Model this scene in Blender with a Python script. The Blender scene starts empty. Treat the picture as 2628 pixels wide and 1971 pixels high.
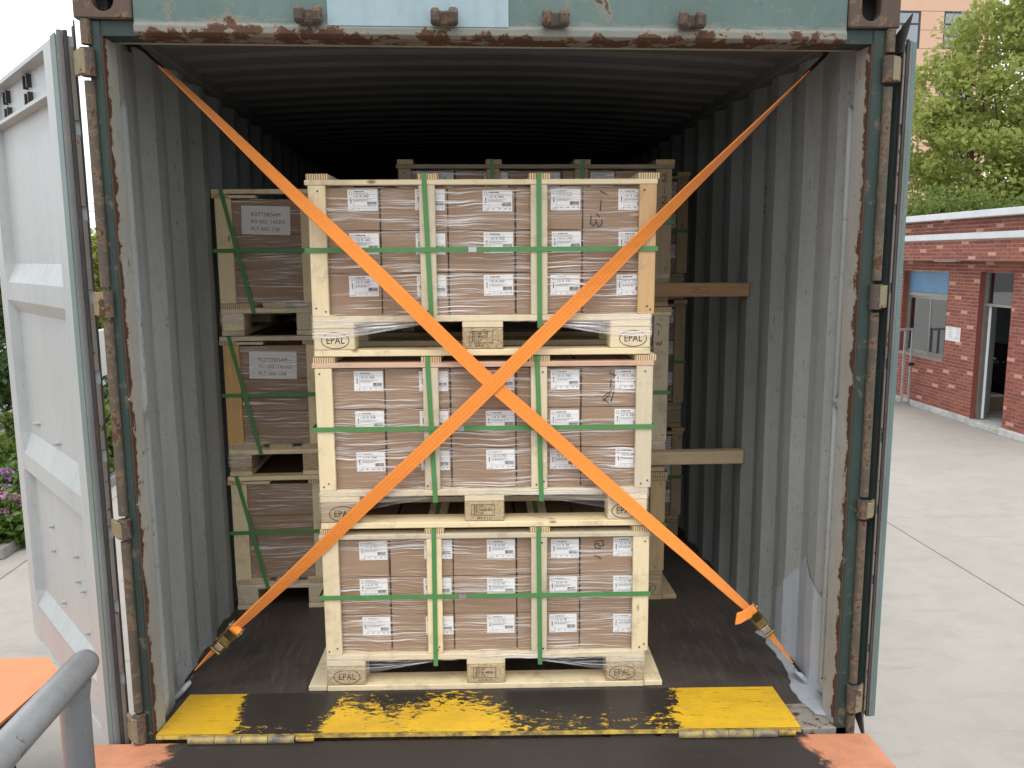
import bpy, bmesh, math, random
from mathutils import Vector, Matrix, Euler, noise as mnoise
random.seed(7)
R = math.radians
SC = bpy.context.scene
COL = SC.collection

# ---------------------------------------------------------------- camera
cam_d = bpy.data.cameras.new('camera'); cam = bpy.data.objects.new('camera', cam_d); COL.objects.link(cam)
cam_d.sensor_width = 36; cam_d.sensor_fit = 'HORIZONTAL'; cam_d.lens = 2150/2628*36
cam_d.clip_start = 0.05; cam_d.clip_end = 2000
YAW, PIT, ROLL = 0.0671, 0.1504, -0.006
_f = Vector((math.sin(YAW)*math.cos(PIT), math.cos(YAW)*math.cos(PIT), -math.sin(PIT)))
_r = Vector((math.cos(YAW), -math.sin(YAW), 0)); _u = _r.cross(_f)
_r2 = math.cos(ROLL)*_r+math.sin(ROLL)*_u; _u2 = -math.sin(ROLL)*_r+math.cos(ROLL)*_u
_m = Matrix((( _r2.x, _u2.x, -_f.x), (_r2.y, _u2.y, -_f.y), (_r2.z, _u2.z, -_f.z))).to_4x4()
CAM = Vector((-0.1512, -2.624, 1.6221))
cam.matrix_world = Matrix.Translation(CAM) @ _m
SC.camera = cam

# ---------------------------------------------------------------- world: bright overcast sky
SUN_EL, SUN_ROT = R(60), R(-170)
w = bpy.data.worlds.new('World'); SC.world = w; w.use_nodes = True
nt = w.node_tree; nt.nodes.clear()
sky = nt.nodes.new('ShaderNodeTexSky'); sky.sky_type = 'NISHITA'; sky.sun_disc = False
sky.sun_elevation = SUN_EL; sky.sun_rotation = SUN_ROT; sky.air_density = 1.0; sky.dust_density = 5.0; sky.ozone_density = 1.0
mixn = nt.nodes.new('ShaderNodeMix'); mixn.data_type = 'RGBA'; mixn.inputs[0].default_value = 0.9
mixn.inputs[7].default_value = (10.6, 10.9, 11.2, 1)
bg = nt.nodes.new('ShaderNodeBackground'); bg.inputs[1].default_value = 0.11
wo = nt.nodes.new('ShaderNodeOutputWorld')
nt.links.new(sky.outputs[0], mixn.inputs[6]); nt.links.new(mixn.outputs[2], bg.inputs[0]); nt.links.new(bg.outputs[0], wo.inputs[0])

# ---------------------------------------------------------------- sun (soft, through cloud)
sd = bpy.data.lights.new('sun', 'SUN'); sd.energy = 0.9; sd.angle = R(25); sd.color = (1, 0.96, 0.9)
so = bpy.data.objects.new('sun', sd); COL.objects.link(so)
sdir = Vector((math.sin(SUN_ROT)*math.cos(SUN_EL), math.cos(SUN_ROT)*math.cos(SUN_EL), math.sin(SUN_EL)))
so.rotation_euler = sdir.to_track_quat('Z', 'Y').to_euler()
SC.view_settings.view_transform = 'Standard'; SC.view_settings.look = 'None'
SC.view_settings.exposure = 0.52; SC.view_settings.gamma = 1

# ================================================================= materials
class NT:
    def __init__(s, name):
        s.m = bpy.data.materials.new(name); s.m.use_nodes = True; s.t = s.m.node_tree; s.t.nodes.clear()
        s.out = s.n('ShaderNodeOutputMaterial')
    def n(s, t, **k):
        x = s.t.nodes.new(t)
        for a, b in k.items(): setattr(x, a, b)
        return x
    def l(s, a, b): s.t.links.new(a, b)
    def put(s, inp, v):
        if hasattr(v, 'is_output') or isinstance(v, bpy.types.NodeSocket): s.l(v, inp)
        else: inp.default_value = v
    def coord(s, kind='Object', scale=(1,1,1), rnd=0):
        o = s.n('ShaderNodeTexCoord').outputs[kind]
        mp = s.n('ShaderNodeMapping'); mp.inputs['Scale'].default_value = scale
        s.l(o, mp.inputs[0])
        if rnd:
            oi = s.n('ShaderNodeObjectInfo'); mm = s.math('MULTIPLY', oi.outputs['Random'], rnd)
            cb = s.n('ShaderNodeCombineXYZ')
            for i in range(3): s.l(mm, cb.inputs[i])
            s.l(cb.outputs[0], mp.inputs['Location'])
        return mp.outputs[0]
    def math(s, op, a, b=0.0, clamp=False):
        x = s.n('ShaderNodeMath', operation=op); x.use_clamp = clamp
        s.put(x.inputs[0], a); s.put(x.inputs[1], b); return x.outputs[0]
    def noise(s, vec, scale=5, detail=3, rough=.55, dist=0):
        x = s.n('ShaderNodeTexNoise'); x.inputs['Scale'].default_value = scale; x.inputs['Detail'].default_value = detail
        x.inputs['Roughness'].default_value = rough; x.inputs['Distortion'].default_value = dist
        s.l(vec, x.inputs['Vector']); return x.outputs['Fac']
    def vor(s, vec, scale=5, feature='F1', out='Distance'):
        x = s.n('ShaderNodeTexVoronoi', feature=feature); x.inputs['Scale'].default_value = scale; s.l(vec, x.inputs['Vector']); return x.outputs[out]
    def ramp(s, v, *stops):
        x = s.n('ShaderNodeValToRGB'); cr = x.color_ramp
        while len(cr.elements) < len(stops): cr.elements.new(0.5)
        for e, (p, c) in zip(cr.elements, stops):
            e.position = p; e.color = (c, c, c, 1) if isinstance(c, (int, float)) else (*c, 1)
        s.l(v, x.inputs[0]); return x.outputs[0]
    def mix(s, f, a, b, blend='MIX'):
        x = s.n('ShaderNodeMix', data_type='RGBA', blend_type=blend)
        s.put(x.inputs[0], f)
        for i, v in ((6, a), (7, b)):
            if isinstance(v, tuple): x.inputs[i].default_value = (*v, 1)
            else: s.put(x.inputs[i], v)
        return x.outputs[2]
    def bump(s, h, strength=.3, dist=.01):
        x = s.n('ShaderNodeBump'); x.inputs['Strength'].default_value = strength; x.inputs['Distance'].default_value = dist
        s.l(h, x.inputs['Height']); return x.outputs[0]
    def bsdf(s, col, rough=.6, metal=0, bump=None, spec=.5, out=True, **k):
        b = s.n('ShaderNodeBsdfPrincipled')
        if isinstance(col, tuple): b.inputs['Base Color'].default_value = (*col, 1)
        else: s.l(col, b.inputs['Base Color'])
        s.put(b.inputs['Roughness'], rough); s.put(b.inputs['Metallic'], metal); b.inputs['Specular IOR Level'].default_value = spec
        for a, v in k.items(): s.put(b.inputs[a], v)
        if bump is not None: s.l(bump, b.inputs['Normal'])
        if out: s.l(b.outputs[0], s.out.inputs[0])
        return b.outputs[0]
    def sep(s, vec):
        x = s.n('ShaderNodeSeparateXYZ'); s.l(vec, x.inputs[0]); return x.outputs
    def rand(s): return s.n('ShaderNodeObjectInfo').outputs['Random']

M = {}
def wood(key, light, dark, knots=True):
    t = NT(key); v = t.coord('Object', (1, 1, 1), 37)
    g = t.coord('Object', (1.3, 22, 22), 37)
    n1 = t.noise(g, 3.0, 5, .6, .6); n2 = t.noise(v, 3.5, 3)
    c = t.mix(t.ramp(n1, (.3, 0.0), (.72, 1.0)), light, dark)
    c = t.mix(t.math('MULTIPLY', t.ramp(n2, (.35, 0), (.7, 1)), .35), c, tuple(x*.78 for x in light))
    fine = t.noise(t.coord('Object', (6, 160, 160), 37), 3, 2)
    c = t.mix(t.math('MULTIPLY', t.ramp(fine, (.45, 0), (.62, 1)), .16), c, tuple(x*.6 for x in dark))
    if knots:
        kv = t.vor(t.coord('Object', (1.0, 2.2, 2.2), 61), 4.2)
        c = t.mix(t.ramp(kv, (.035, .85), (.085, 0)), c, (.20, .10, .045))
    dirt = t.noise(v, 9, 5, .7)
    c = t.mix(t.math('MULTIPLY', t.ramp(dirt, (.52, 0), (.70, 1)), .5), c, (.30, .245, .18))
    # tone varies from board to board
    hs = t.n('ShaderNodeHueSaturation'); hs.inputs['Hue'].default_value = .5
    t.l(t.math('ADD', t.math('MULTIPLY', t.rand(), .36), .78), hs.inputs['Value'])
    t.l(t.math('ADD', t.math('MULTIPLY', t.rand(), .3), .85), hs.inputs['Saturation']); t.l(c, hs.inputs['Color'])
    t.bsdf(hs.outputs[0], .72, 0, t.bump(n1, .25, .004), .3); M[key] = t.m
wood('pine', (.82, .715, .50), (.76, .63, .41))
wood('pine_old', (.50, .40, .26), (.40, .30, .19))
wood('pine_orange', (.68, .455, .245), (.58, .37, .185))
wood('pine_red', (.74, .54, .40), (.64, .40, .28))
wood('beam_wood', (.46, .29, .155), (.33, .19, .095))
wood('beam_pale', (.66, .50, .31), (.57, .42, .24))
def endgrain():
    t = NT('end_grain'); v = t.coord('Object', (1, 1, 1), 23)
    wv = t.n('ShaderNodeTexWave', wave_type='BANDS', bands_direction='Y'); wv.inputs['Scale'].default_value = 38; wv.inputs['Distortion'].default_value = 2.2
    t.l(v, wv.inputs['Vector'])
    c = t.mix(t.ramp(wv.outputs['Fac'], (.25, 0), (.6, 1)), (.30, .18, .09), (.72, .57, .34))
    t.bsdf(c, .8, 0, None, .2); M['end_grain'] = t.m
endgrain()
def chip():
    t = NT('chipboard'); v = t.coord('Object', (1, 1, 1), 19)
    vz = t.n('ShaderNodeTexVoronoi'); vz.inputs['Scale'].default_value = 150; t.l(t.coord('Object', (1, 1, 2.4), 19), vz.inputs['Vector'])
    s = t.sep(vz.outputs['Color'])[0]
    c = t.mix(s, (.30, .21, .12), (.60, .47, .29))
    n = t.noise(v, 60, 4, .7); c = t.mix(t.ramp(n, (.55, 0), (.7, .8)), c, (.22, .14, .08))
    c = t.mix(t.math('MULTIPLY', t.rand(), .35), c, (.62, .50, .32))
    t.bsdf(c, .85, 0, t.bump(s, .35, .003), .2); M['chipboard'] = t.m
chip()
def cardboard():
    t = NT('cardboard'); v = t.coord('Object', (1, 1, 1), 41)
    n = t.noise(v, 4, 3); f = t.noise(t.coord('Object', (40, 40, 400), 41), 2, 2)
    c = t.mix(t.ramp(n, (.3, 0), (.75, 1)), (.335, .222, .142), (.290, .188, .118))
    c = t.mix(t.math('MULTIPLY', f, .25), c, (.23, .145, .088))
    c = t.mix(t.math('MULTIPLY', t.rand(), .3), c, (.36, .235, .145))
    t.bsdf(c, .78, 0, t.bump(n, .15, .01), .25); M['cardboard'] = t.m
cardboard()
def plain(key, col, rough=.6, metal=0, var=.0, scale=8, col2=None, bmp=0, spec=.4):
    t = NT(key)
    v = t.coord('Object', (1, 1, 1), 13)
    if var or col2:
        n = t.noise(v, scale, 5, .6)
        c2 = col2 or tuple(x*(1-var) for x in col)
        c = t.mix(t.ramp(n, (.35, 0), (.68, 1)), col, c2)
        t.bsdf(c, rough, metal, t.bump(n, bmp, .005) if bmp else None, spec)
    else: t.bsdf(col, rough, metal, None, spec)
    M[key] = t.m
plain('paper', (.80, .80, .80), .7, var=.05, scale=20)
plain('ink', (.03, .03, .035), .8)
plain('ink_grey', (.26, .26, .28), .8)
plain('stamp_ink', (.035, .025, .02), .85)
plain('stamp_faded', (.10, .068, .045), .85)
plain('black_dark', (.012, .012, .013), .9)
plain('rubber', (.07, .062, .058), .75, var=.4, scale=14, bmp=.3)
plain('zinc_yellow', (.34, .29, .13), .35, .75, col2=(.16, .14, .07), scale=35)
plain('zinc', (.55, .55, .53), .4, .8, var=.3, scale=20)
plain('alu', (.33, .32, .29), .45, .6, var=.15, scale=10)
plain('gate_steel', (.42, .43, .45), .45, .5, var=.25, scale=12)
plain('white_fascia', (.70, .72, .74), .5, var=.14, scale=3)
plain('plaster_grey', (.42, .43, .45), .85, var=.08, scale=2)
plain('plinth', (.60, .60, .58), .85, col2=(.38, .38, .36), scale=6, bmp=.3)
plain('mortar', (.62, .44, .37), .9, var=.2, scale=15)
plain('brick_red', (.335, .112, .078), .75, col2=(.28, .088, .062), scale=14, bmp=.2)
plain('brick_dark', (.265, .084, .062), .75, col2=(.215, .066, .051), scale=14, bmp=.2)
plain('brick_pale', (.62, .33, .24), .75, col2=(.52, .28, .20), scale=14, bmp=.2)
plain('blue_panel', (.13, .27, .46), .45, var=.15, scale=3)
plain('white_door', (.72, .73, .75), .5)
plain('desk', (.03, .022, .02), .45)
plain('tan_box', (.36, .25, .15), .8, var=.2)
plain('peach', (.66, .43, .31), .85, col2=(.61, .40, .285), scale=.6)
plain('dark_frame', (.045, .05, .06), .5)
plain('bark', (.10, .075, .055), .9, var=.5, scale=6, bmp=.6)
plain('soil', (.07, .05, .035), .95, var=.4, scale=6, bmp=.5)
plain('kerb', (.30, .29, .27), .9, var=.3, scale=5, bmp=.3)
plain('hook_steel', (.07, .065, .06), .5, .7, var=.3, scale=30)
plain('skin', (.45, .27, .19), .6); plain('hair', (.012, .010, .009), .5); plain('shirt', (.10, .11, .13), .85)
plain('wire', (.05, .05, .055), .6)
plain('roof_tile', (.22, .10, .07), .85, var=.3)
plain('render_white', (.62, .62, .60), .85, var=.1)
plain('buckle', (.55, .57, .60), .35, .8)
plain('plastic_bag', (.72, .72, .70), .4)

def strap_green():
    t = NT('green_strap'); v = t.coord('Object', (1, 1, 1), 7)
    n = t.noise(v, 18, 2)
    c = t.mix(n, (.070, .215, .068), (.105, .285, .10))
    d = t.bsdf(c, .38, 0, None, .4, out=True); M['green_strap'] = t.m
strap_green()
def webbing():
    t = NT('orange_webbing'); uv = t.coord('UV')
    x, y, z = t.sep(uv)
    # woven ribs along the strap, three dashed stitch-like lines
    ribs = t.n('ShaderNodeTexWave', wave_type='BANDS', bands_direction='Y'); ribs.inputs['Scale'].default_value = 8.0
    t.l(uv, ribs.inputs['Vector'])
    fine = t.noise(t.coord('UV', (160, 30, 1)), 3, 2)
    c = t.mix(t.math('MULTIPLY', ribs.outputs['Fac'], .22), (.95, .30, .046), (.84, .235, .030))
    c = t.mix(t.math('MULTIPLY', fine, .25), c, (1.0, .36, .07))
    line = None
    for p in (.25, .5, .75):
        dd = t.math('ABSOLUTE', t.math('SUBTRACT', y, p))
        m_ = t.math('LESS_THAN', dd, .017)
        line = m_ if line is None else t.math('MAXIMUM', line, m_)
    dash = t.math('LESS_THAN', t.math('FRACT', t.math('MULTIPLY', x, 70.0)), .62)
    att = t.n('ShaderNodeAttribute', attribute_name='dash_side')
    lm = t.math('MULTIPLY', t.math('MULTIPLY', line, dash), att.outputs['Fac'])
    c = t.mix(t.math('MULTIPLY', lm, .55), c, (.34, .07, .01))
    soil_ = t.noise(t.coord('UV', (5, 2.5, 1)), 2.0, 5, .7); c = t.mix(t.math('MULTIPLY', t.ramp(soil_, (.52, 0), (.75, 1)), .35), c, (.52, .16, .04))
    t.bsdf(c, .62, 0, t.bump(ribs.outputs['Fac'], .3, .002), .3, **{'Sheen Weight': .2}); M['orange_webbing'] = t.m
webbing()
def film(key, dens, base):
    t = NT(key)
    uv = t.coord('UV')
    warp = t.noise(t.coord('UV', (2.2, 3.0, 1)), 2.0, 2)
    cb = t.n('ShaderNodeCombineXYZ'); x, y, z = t.sep(uv)
    yw = t.math('ADD', y, t.math('MULTIPLY', warp, .035))
    def streak(sx, sy, lo, hi, seed):
        c = t.n('ShaderNodeCombineXYZ'); t.l(t.math('ADD', t.math('MULTIPLY', x, sx), seed), c.inputs[0]); t.l(t.math('MULTIPLY', yw, sy), c.inputs[1])
        return t.ramp(t.noise(c.outputs[0], 1.0, 3, .5, .25), (lo, 0), (hi, 1))
    a = streak(2.6, 150, .56, .64, 1.3); b = streak(1.3, 70, .585, .67, 7.7); c2 = streak(5, 240, .55, .63, 3.1)
    zone = t.ramp(t.noise(t.coord('UV', (1.8, 9, 1), 0), 1.3, 3), (.37, .10), (.60, 1))
    f = t.math('MAXIMUM', t.math('MAXIMUM', a, t.math('MULTIPLY', b, .8)), t.math('MULTIPLY', c2, .55))
    f = t.math('MULTIPLY', f, zone)
    f = t.math('ADD', t.math('MULTIPLY', f, dens), base, True)
    tr = t.n('ShaderNodeBsdfTransparent')
    bs = t.bsdf((.95, .92, .90), .25, 0, t.bump(f, .5, .003), .7, out=False)
    mx = t.n('ShaderNodeMixShader'); t.l(f, mx.inputs[0]); t.l(tr.outputs[0], mx.inputs[1]); t.l(bs, mx.inputs[2]); t.l(mx.outputs[0], t.out.inputs[0])
    M[key] = t.m
film('film', .86, .03); film('film_dense', .80, .17)

def paint(key, base, base2, rust=.5, rs=5.0, rough=.5, streak=True, dark=(.02,.02,.02), scr=.25, edge=None, sth=.66, scrape=None):
    """worn painted steel; rust threshold lower = more rust"""
    t = NT(key); v = t.coord('Object'); n = t.noise(v, 2.2, 4)
    c = t.mix(t.ramp(n, (.3, 0), (.7, 1)), base, base2)
    st = t.noise(t.coord('Object', (9, 9, .7)), 3, 4, .6)
    c = t.mix(t.math('MULTIPLY', t.ramp(st, (.5, 0), (.75, 1)), .35 if streak else .1), c, tuple(x*.62 for x in base))
    sc = t.noise(t.coord('Object', (30, 30, 7)), 3, 4, .7, 1.5)
    c = t.mix(t.math('MULTIPLY', t.ramp(sc, (sth, 0), (sth+.03, 1)), scr), c, dark)
    if scrape:
        lv_, col_ = scrape; e0 = t.n('ShaderNodeMapRange'); e0.inputs[1].default_value = lv_-.035; e0.inputs[2].default_value = lv_+.035; e0.inputs[3].default_value = .32; e0.inputs[4].default_value = -.32
        t.l(t.sep(v)[2], e0.inputs[0]); c = t.mix(t.math('MULTIPLY', t.ramp(t.math('ADD', t.noise(t.coord('Object', (3, 3, 14)), 3, 7, .7), e0.outputs[0]), (.50, 0), (.58, 1)), .75), c, col_)
    mot = t.noise(v, 28, 6, .75); c = t.mix(t.math('MULTIPLY', t.ramp(mot, (.5, 0), (.72, 1)), .28), c, tuple(x*.5 for x in base))
    r1 = t.noise(v, rs, 8, .68, .3)
    if edge:
        axis, a, b, w_ = edge     # extra rust towards a -> b along axis
        co = t.sep(v)[axis]
        e = t.n('ShaderNodeMapRange'); e.inputs[1].default_value = a; e.inputs[2].default_value = b; e.inputs[3].default_value = w_; e.inputs[4].default_value = 0
        t.l(co, e.inputs[0]); r1 = t.math('ADD', r1, e.outputs[0])
    rm = t.ramp(r1, (rust, 0), (rust+.035, 1))
    rc = t.mix(t.noise(v, 45, 4), (.125, .060, .034), (.048, .030, .021))
    halo = t.ramp(r1, (rust-.07, 0), (rust, 1))
    c = t.mix(t.math('MULTIPLY', halo, .35), c, (.34, .22, .12))
    c = t.mix(rm, c, rc)
    rg = t.math('ADD', t.math('MULTIPLY', rm, .4), rough)
    t.bsdf(c, rg, 0, t.bump(t.math('ADD', t.math('MULTIPLY', rm, -.6), t.math('MULTIPLY', n, .3)), .5, .006), .4)
    M[key] = t.m
paint('grey_inside', (.345, .365, .36), (.285, .305, .30), .70, 13, .5, scr=.7, sth=.625)
paint('grey_roof', (.21, .22, .23), (.17, .18, .19), .78, 4.5, .6)
paint('grey_flange', (.44, .44, .405), (.36, .36, .33), .645, 18, .5, scr=.6, sth=.63, edge=(1, .0, .045, .34))
paint('grey_door', (.385, .425, .428), (.335, .372, .378), .775, 9, .42, scr=.30, dark=(.16, .15, .14))
paint('grey_patch', (.42, .455, .50), (.38, .412, .455), .76, 14, .45)
paint('green_paint', (.028, .052, .045), (.018, .034, .030), .64, 16, .55, scr=.4)
paint('green_trim', (.135, .20, .19), (.10, .155, .148), .66, 9, .5)
paint('header_paint', (.118, .180, .165), (.085, .132, .122), .64, 12, .55, edge=(2, 2.262, 2.322, .20), scr=.6, scrape=(2.312, (.20, .20, .18)))
paint('patch_blue', (.31, .42, .455), (.275, .375, .41), .70, 7, .55, edge=(2, 2.272, 2.298, .16))
paint('rusty_pipe', (.100, .080, .058), (.070, .060, .044), .56, 26, .75, scr=.6)
paint('rust_casting', (.112, .076, .056), (.080, .056, .043), .60, 18, .75, scr=.5)
paint('rust_brown', (.092, .070, .060), (.066, .052, .044), .56, 26, .8, scr=.5)
paint('sill_paint', (.30, .29, .27), (.22, .208, .195), .55, 16, .7, scr=.6)
paint('gasket_grey', (.20, .205, .205), (.115, .118, .118), .66, 12, .6, scr=.7)
paint('retainer', (.25, .225, .20), (.15, .135, .12), .60, 22, .6, scr=.5)
paint('hinge_yellow', (.25, .215, .125), (.16, .14, .085), .57, 22, .6, scr=.6)
paint('galvanised', (.26, .27, .28), (.155, .16, .168), .70, 20, .30, scr=.8, sth=.62, dark=(.10, .09, .085))

def ply():
    t = NT('floor_ply'); v = t.coord('Object')
    g = t.noise(t.coord('Object', (16, 2.0, 1)), 3, 6, .65, .5); n = t.noise(v, 2.2, 5, .6)
    c = t.mix(t.ramp(n, (.32, 0), (.68, 1)), (.082, .066, .058), (.034, .029, .027))
    c = t.mix(t.math('MULTIPLY', t.ramp(g, (.5, 0), (.72, 1)), .55), c, (.125, .105, .092))
    s = t.noise(t.coord('Object', (40, 9, 1)), 4, 3, .7, 2.0); c = t.mix(t.math('MULTIPLY', t.ramp(s, (.70, 0), (.73, 1)), .6), c, (.30, .27, .24))
    t.bsdf(c, t.math('ADD', t.math('MULTIPLY', n, .35), .35), 0, t.bump(g, .35, .004), .4); M['floor_ply'] = t.m
ply()
def lip():
    t = NT('lip_paint'); v = t.coord('Object'); x, y, z = t.sep(v)
    n = t.noise(t.coord('Object', (13, 20, 1)), 1.9, 9, .72, .6); n2 = t.noise(t.coord('Object', (24, 80, 1)), 1.6, 5, .7, 1.0)
    mr = t.n('ShaderNodeMapRange'); mr.inputs[1].default_value = -1.16; mr.inputs[2].default_value = 1.02; t.l(x, mr.inputs[0])
    # where the yellow still holds, along the plate
    prof = t.ramp(mr.outputs[0], (.0, .95), (.085, .92), (.12, .22), (.20, .06), (.235, .12), (.262, .60), (.36, .44), (.45, .66), (.52, .46), (.565, .20), (.74, .14), (.80, .26), (.85, .96), (1.0, .98))
    fy = t.n('ShaderNodeMapRange'); fy.inputs[1].default_value = .05; fy.inputs[2].default_value = .28; fy.inputs[3].default_value = .13; fy.inputs[4].default_value = -.10; t.l(y, fy.inputs[0])
    s = t.math('ADD', t.math('ADD', t.math('MULTIPLY', t.math('SUBTRACT', prof, .5), .62), fy.outputs[0]), t.math('SUBTRACT', t.math('ADD', t.math('MULTIPLY', n, .95), t.math('MULTIPLY', n2, .40)), .675))
    mk = t.ramp(s, (.0, 0), (.012, 1))
    scr_ = t.noise(t.coord('Object', (5, 90, 1)), 2.2, 5, .7, 1.2); mk = t.math('MULTIPLY', mk, t.ramp(scr_, (.355, .0), (.385, 1)))
    steel = t.mix(t.noise(v, 14, 4), (.022, .020, .019), (.042, .036, .034)); steel = t.mix(t.math('MULTIPLY', t.ramp(scr_, (.62, 0), (.66, 1)), .5), steel, (.14, .12, .10))
    dirt = t.noise(v, 5, 5, .7)
    yel = t.mix(t.ramp(dirt, (.42, 0), (.75, .75)), (.82, .50, .026), (.50, .31, .035))
    c = t.mix(mk, steel, yel)
    t.bsdf(c, t.math('ADD', t.math('MULTIPLY', mk, .12), .36), 0, t.bump(mk, .5, .002), .45); M['lip_paint'] = t.m
lip()
def deck():
    t = NT('ramp_deck_paint'); v = t.coord('Object'); x, y, z = t.sep(v)
    n = t.noise(t.coord('Object', (4, 4, 1)), 1.6, 9, .72, .4)
    ax = t.math('ABSOLUTE', t.math('ADD', x, .035))
    s = t.math('ADD', t.math('MULTIPLY', t.math('SUBTRACT', ax, 1.045), 2.6), t.math('MULTIPLY', t.math('SUBTRACT', n, .5), .9))
    mk = t.ramp(s, (-.06, 0), (.09, 1))
    steel = t.mix(t.noise(v, 3, 6, .6), (.030, .026, .024), (.052, .044, .041))
    sc = t.noise(t.coord('Object', (3, 40, 1)), 3, 3, .7, 1.0); steel = t.mix(t.math('MULTIPLY', t.ramp(sc, (.67, 0), (.70, 1)), .4), steel, (.16, .14, .13))
    d2 = t.noise(v, 9, 6, .7); orange = t.mix(t.ramp(d2, (.45, 0), (.78, .85)), (.56, .235, .128), (.33, .16, .095))
    c = t.mix(mk, steel, orange)
    t.bsdf(c, t.math('ADD', t.math('MULTIPLY', mk, .2), .42), 0, t.bump(mk, .4, .002), .4); M['ramp_deck_paint'] = t.m
deck()
plain('orange_steel', (.74, .27, .115), .5, col2=(.64, .225, .095), scale=3)
plain('dark_red_steel', (.06, .022, .018), .6, var=.3)
plain('yellow_worn', (.55, .36, .05), .5, col2=(.07, .055, .04), scale=28)
plain('knuckle', (.42, .31, .10), .45, col2=(.09, .09, .10), scale=26)
def concrete():
    t = NT('concrete'); v = t.coord('Generated' if False else 'Object')
    n = t.noise(v, .5, 6, .62); m2 = t.noise(v, 3.2, 6, .7); f = t.noise(v, 40, 3)
    c = t.mix(t.ramp(n, (.3, 0), (.7, 1)), (.395, .370, .332), (.335, .316, .286))
    c = t.mix(t.math('MULTIPLY', t.ramp(m2, (.45, 0), (.75, 1)), .45), c, (.26, .248, .226))
    st = t.noise(t.coord('Object', (.7, 2.4, 1)), 2.2, 5, .7, .7); c = t.mix(t.math('MULTIPLY', t.ramp(st, (.56, 0), (.72, 1)), .35), c, (.21, .203, .19))
    sp = t.vor(v, 1.6); c = t.mix(t.ramp(sp, (.018, .6), (.03, 0)), c, (.12, .115, .11))
    c = t.mix(t.math('MULTIPLY', f, .18), c, (.43, .41, .37))
    t.bsdf(c, .85, 0, t.bump(m2, .2, .01), .25); M['concrete'] = t.m
concrete()
plain('joint', (.10, .095, .09), .95)
def glass(key, tint, alpha):
    t = NT(key)
    g = t.n('ShaderNodeBsdfGlossy'); g.inputs['Roughness'].default_value = .02; g.inputs['Color'].default_value = (.9, .95, 1, 1)
    tr = t.n('ShaderNodeBsdfTransparent'); tr.inputs[0].default_value = (*tint, 1)
    fr = t.n('ShaderNodeFresnel'); fr.inputs[0].default_value = 1.5
    f = t.math('ADD', fr.outputs[0], alpha, True)
    mx = t.n('ShaderNodeMixShader'); t.l(f, mx.inputs[0]); t.l(tr.outputs[0], mx.inputs[1]); t.l(g.outputs[0], mx.inputs[2]); t.l(mx.outputs[0], t.out.inputs[0]); M[key] = t.m
glass('window_glass', (.55, .6, .58), .16); glass('far_glass', (.22, .28, .36), .22)
def leaf(key, a, b, tr=.35):
    t = NT(key); 
    v = t.coord('Object'); n = t.noise(v, 1.1, 3); k = t.n('ShaderNodeTexWhiteNoise', noise_dimensions='3D'); 
    at_ = t.n('ShaderNodeAttribute', attribute_name='leaf_rand')
    c = t.mix(at_.outputs['Fac'], a, b); c = t.mix(t.math('MULTIPLY', n, .4), c, tuple(x*.6 for x in a))
    d = t.bsdf(c, .55, 0, None, .3, out=False)
    tl = t.n('ShaderNodeBsdfTranslucent'); t.l(c, tl.inputs[0])
    mx = t.n('ShaderNodeMixShader'); mx.inputs[0].default_value = tr; t.l(d, mx.inputs[1]); t.l(tl.outputs[0], mx.inputs[2]); t.l(mx.outputs[0], t.out.inputs[0]); M[key] = t.m
leaf('leaf_light', (.29, .35, .080), (.54, .57, .20), .58); leaf('leaf_dark', (.035, .075, .018), (.07, .13, .03), .2)
leaf('leaf_shrub', (.075, .15, .025), (.16, .27, .05)); leaf('petal', (.55, .20, .42), (.62, .34, .52), .3); leaf('petal_violet', (.30, .15, .42), (.5, .26, .5), .3)
leaf('leaf_mid', (.135, .20, .045), (.24, .31, .085), .45)

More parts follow.
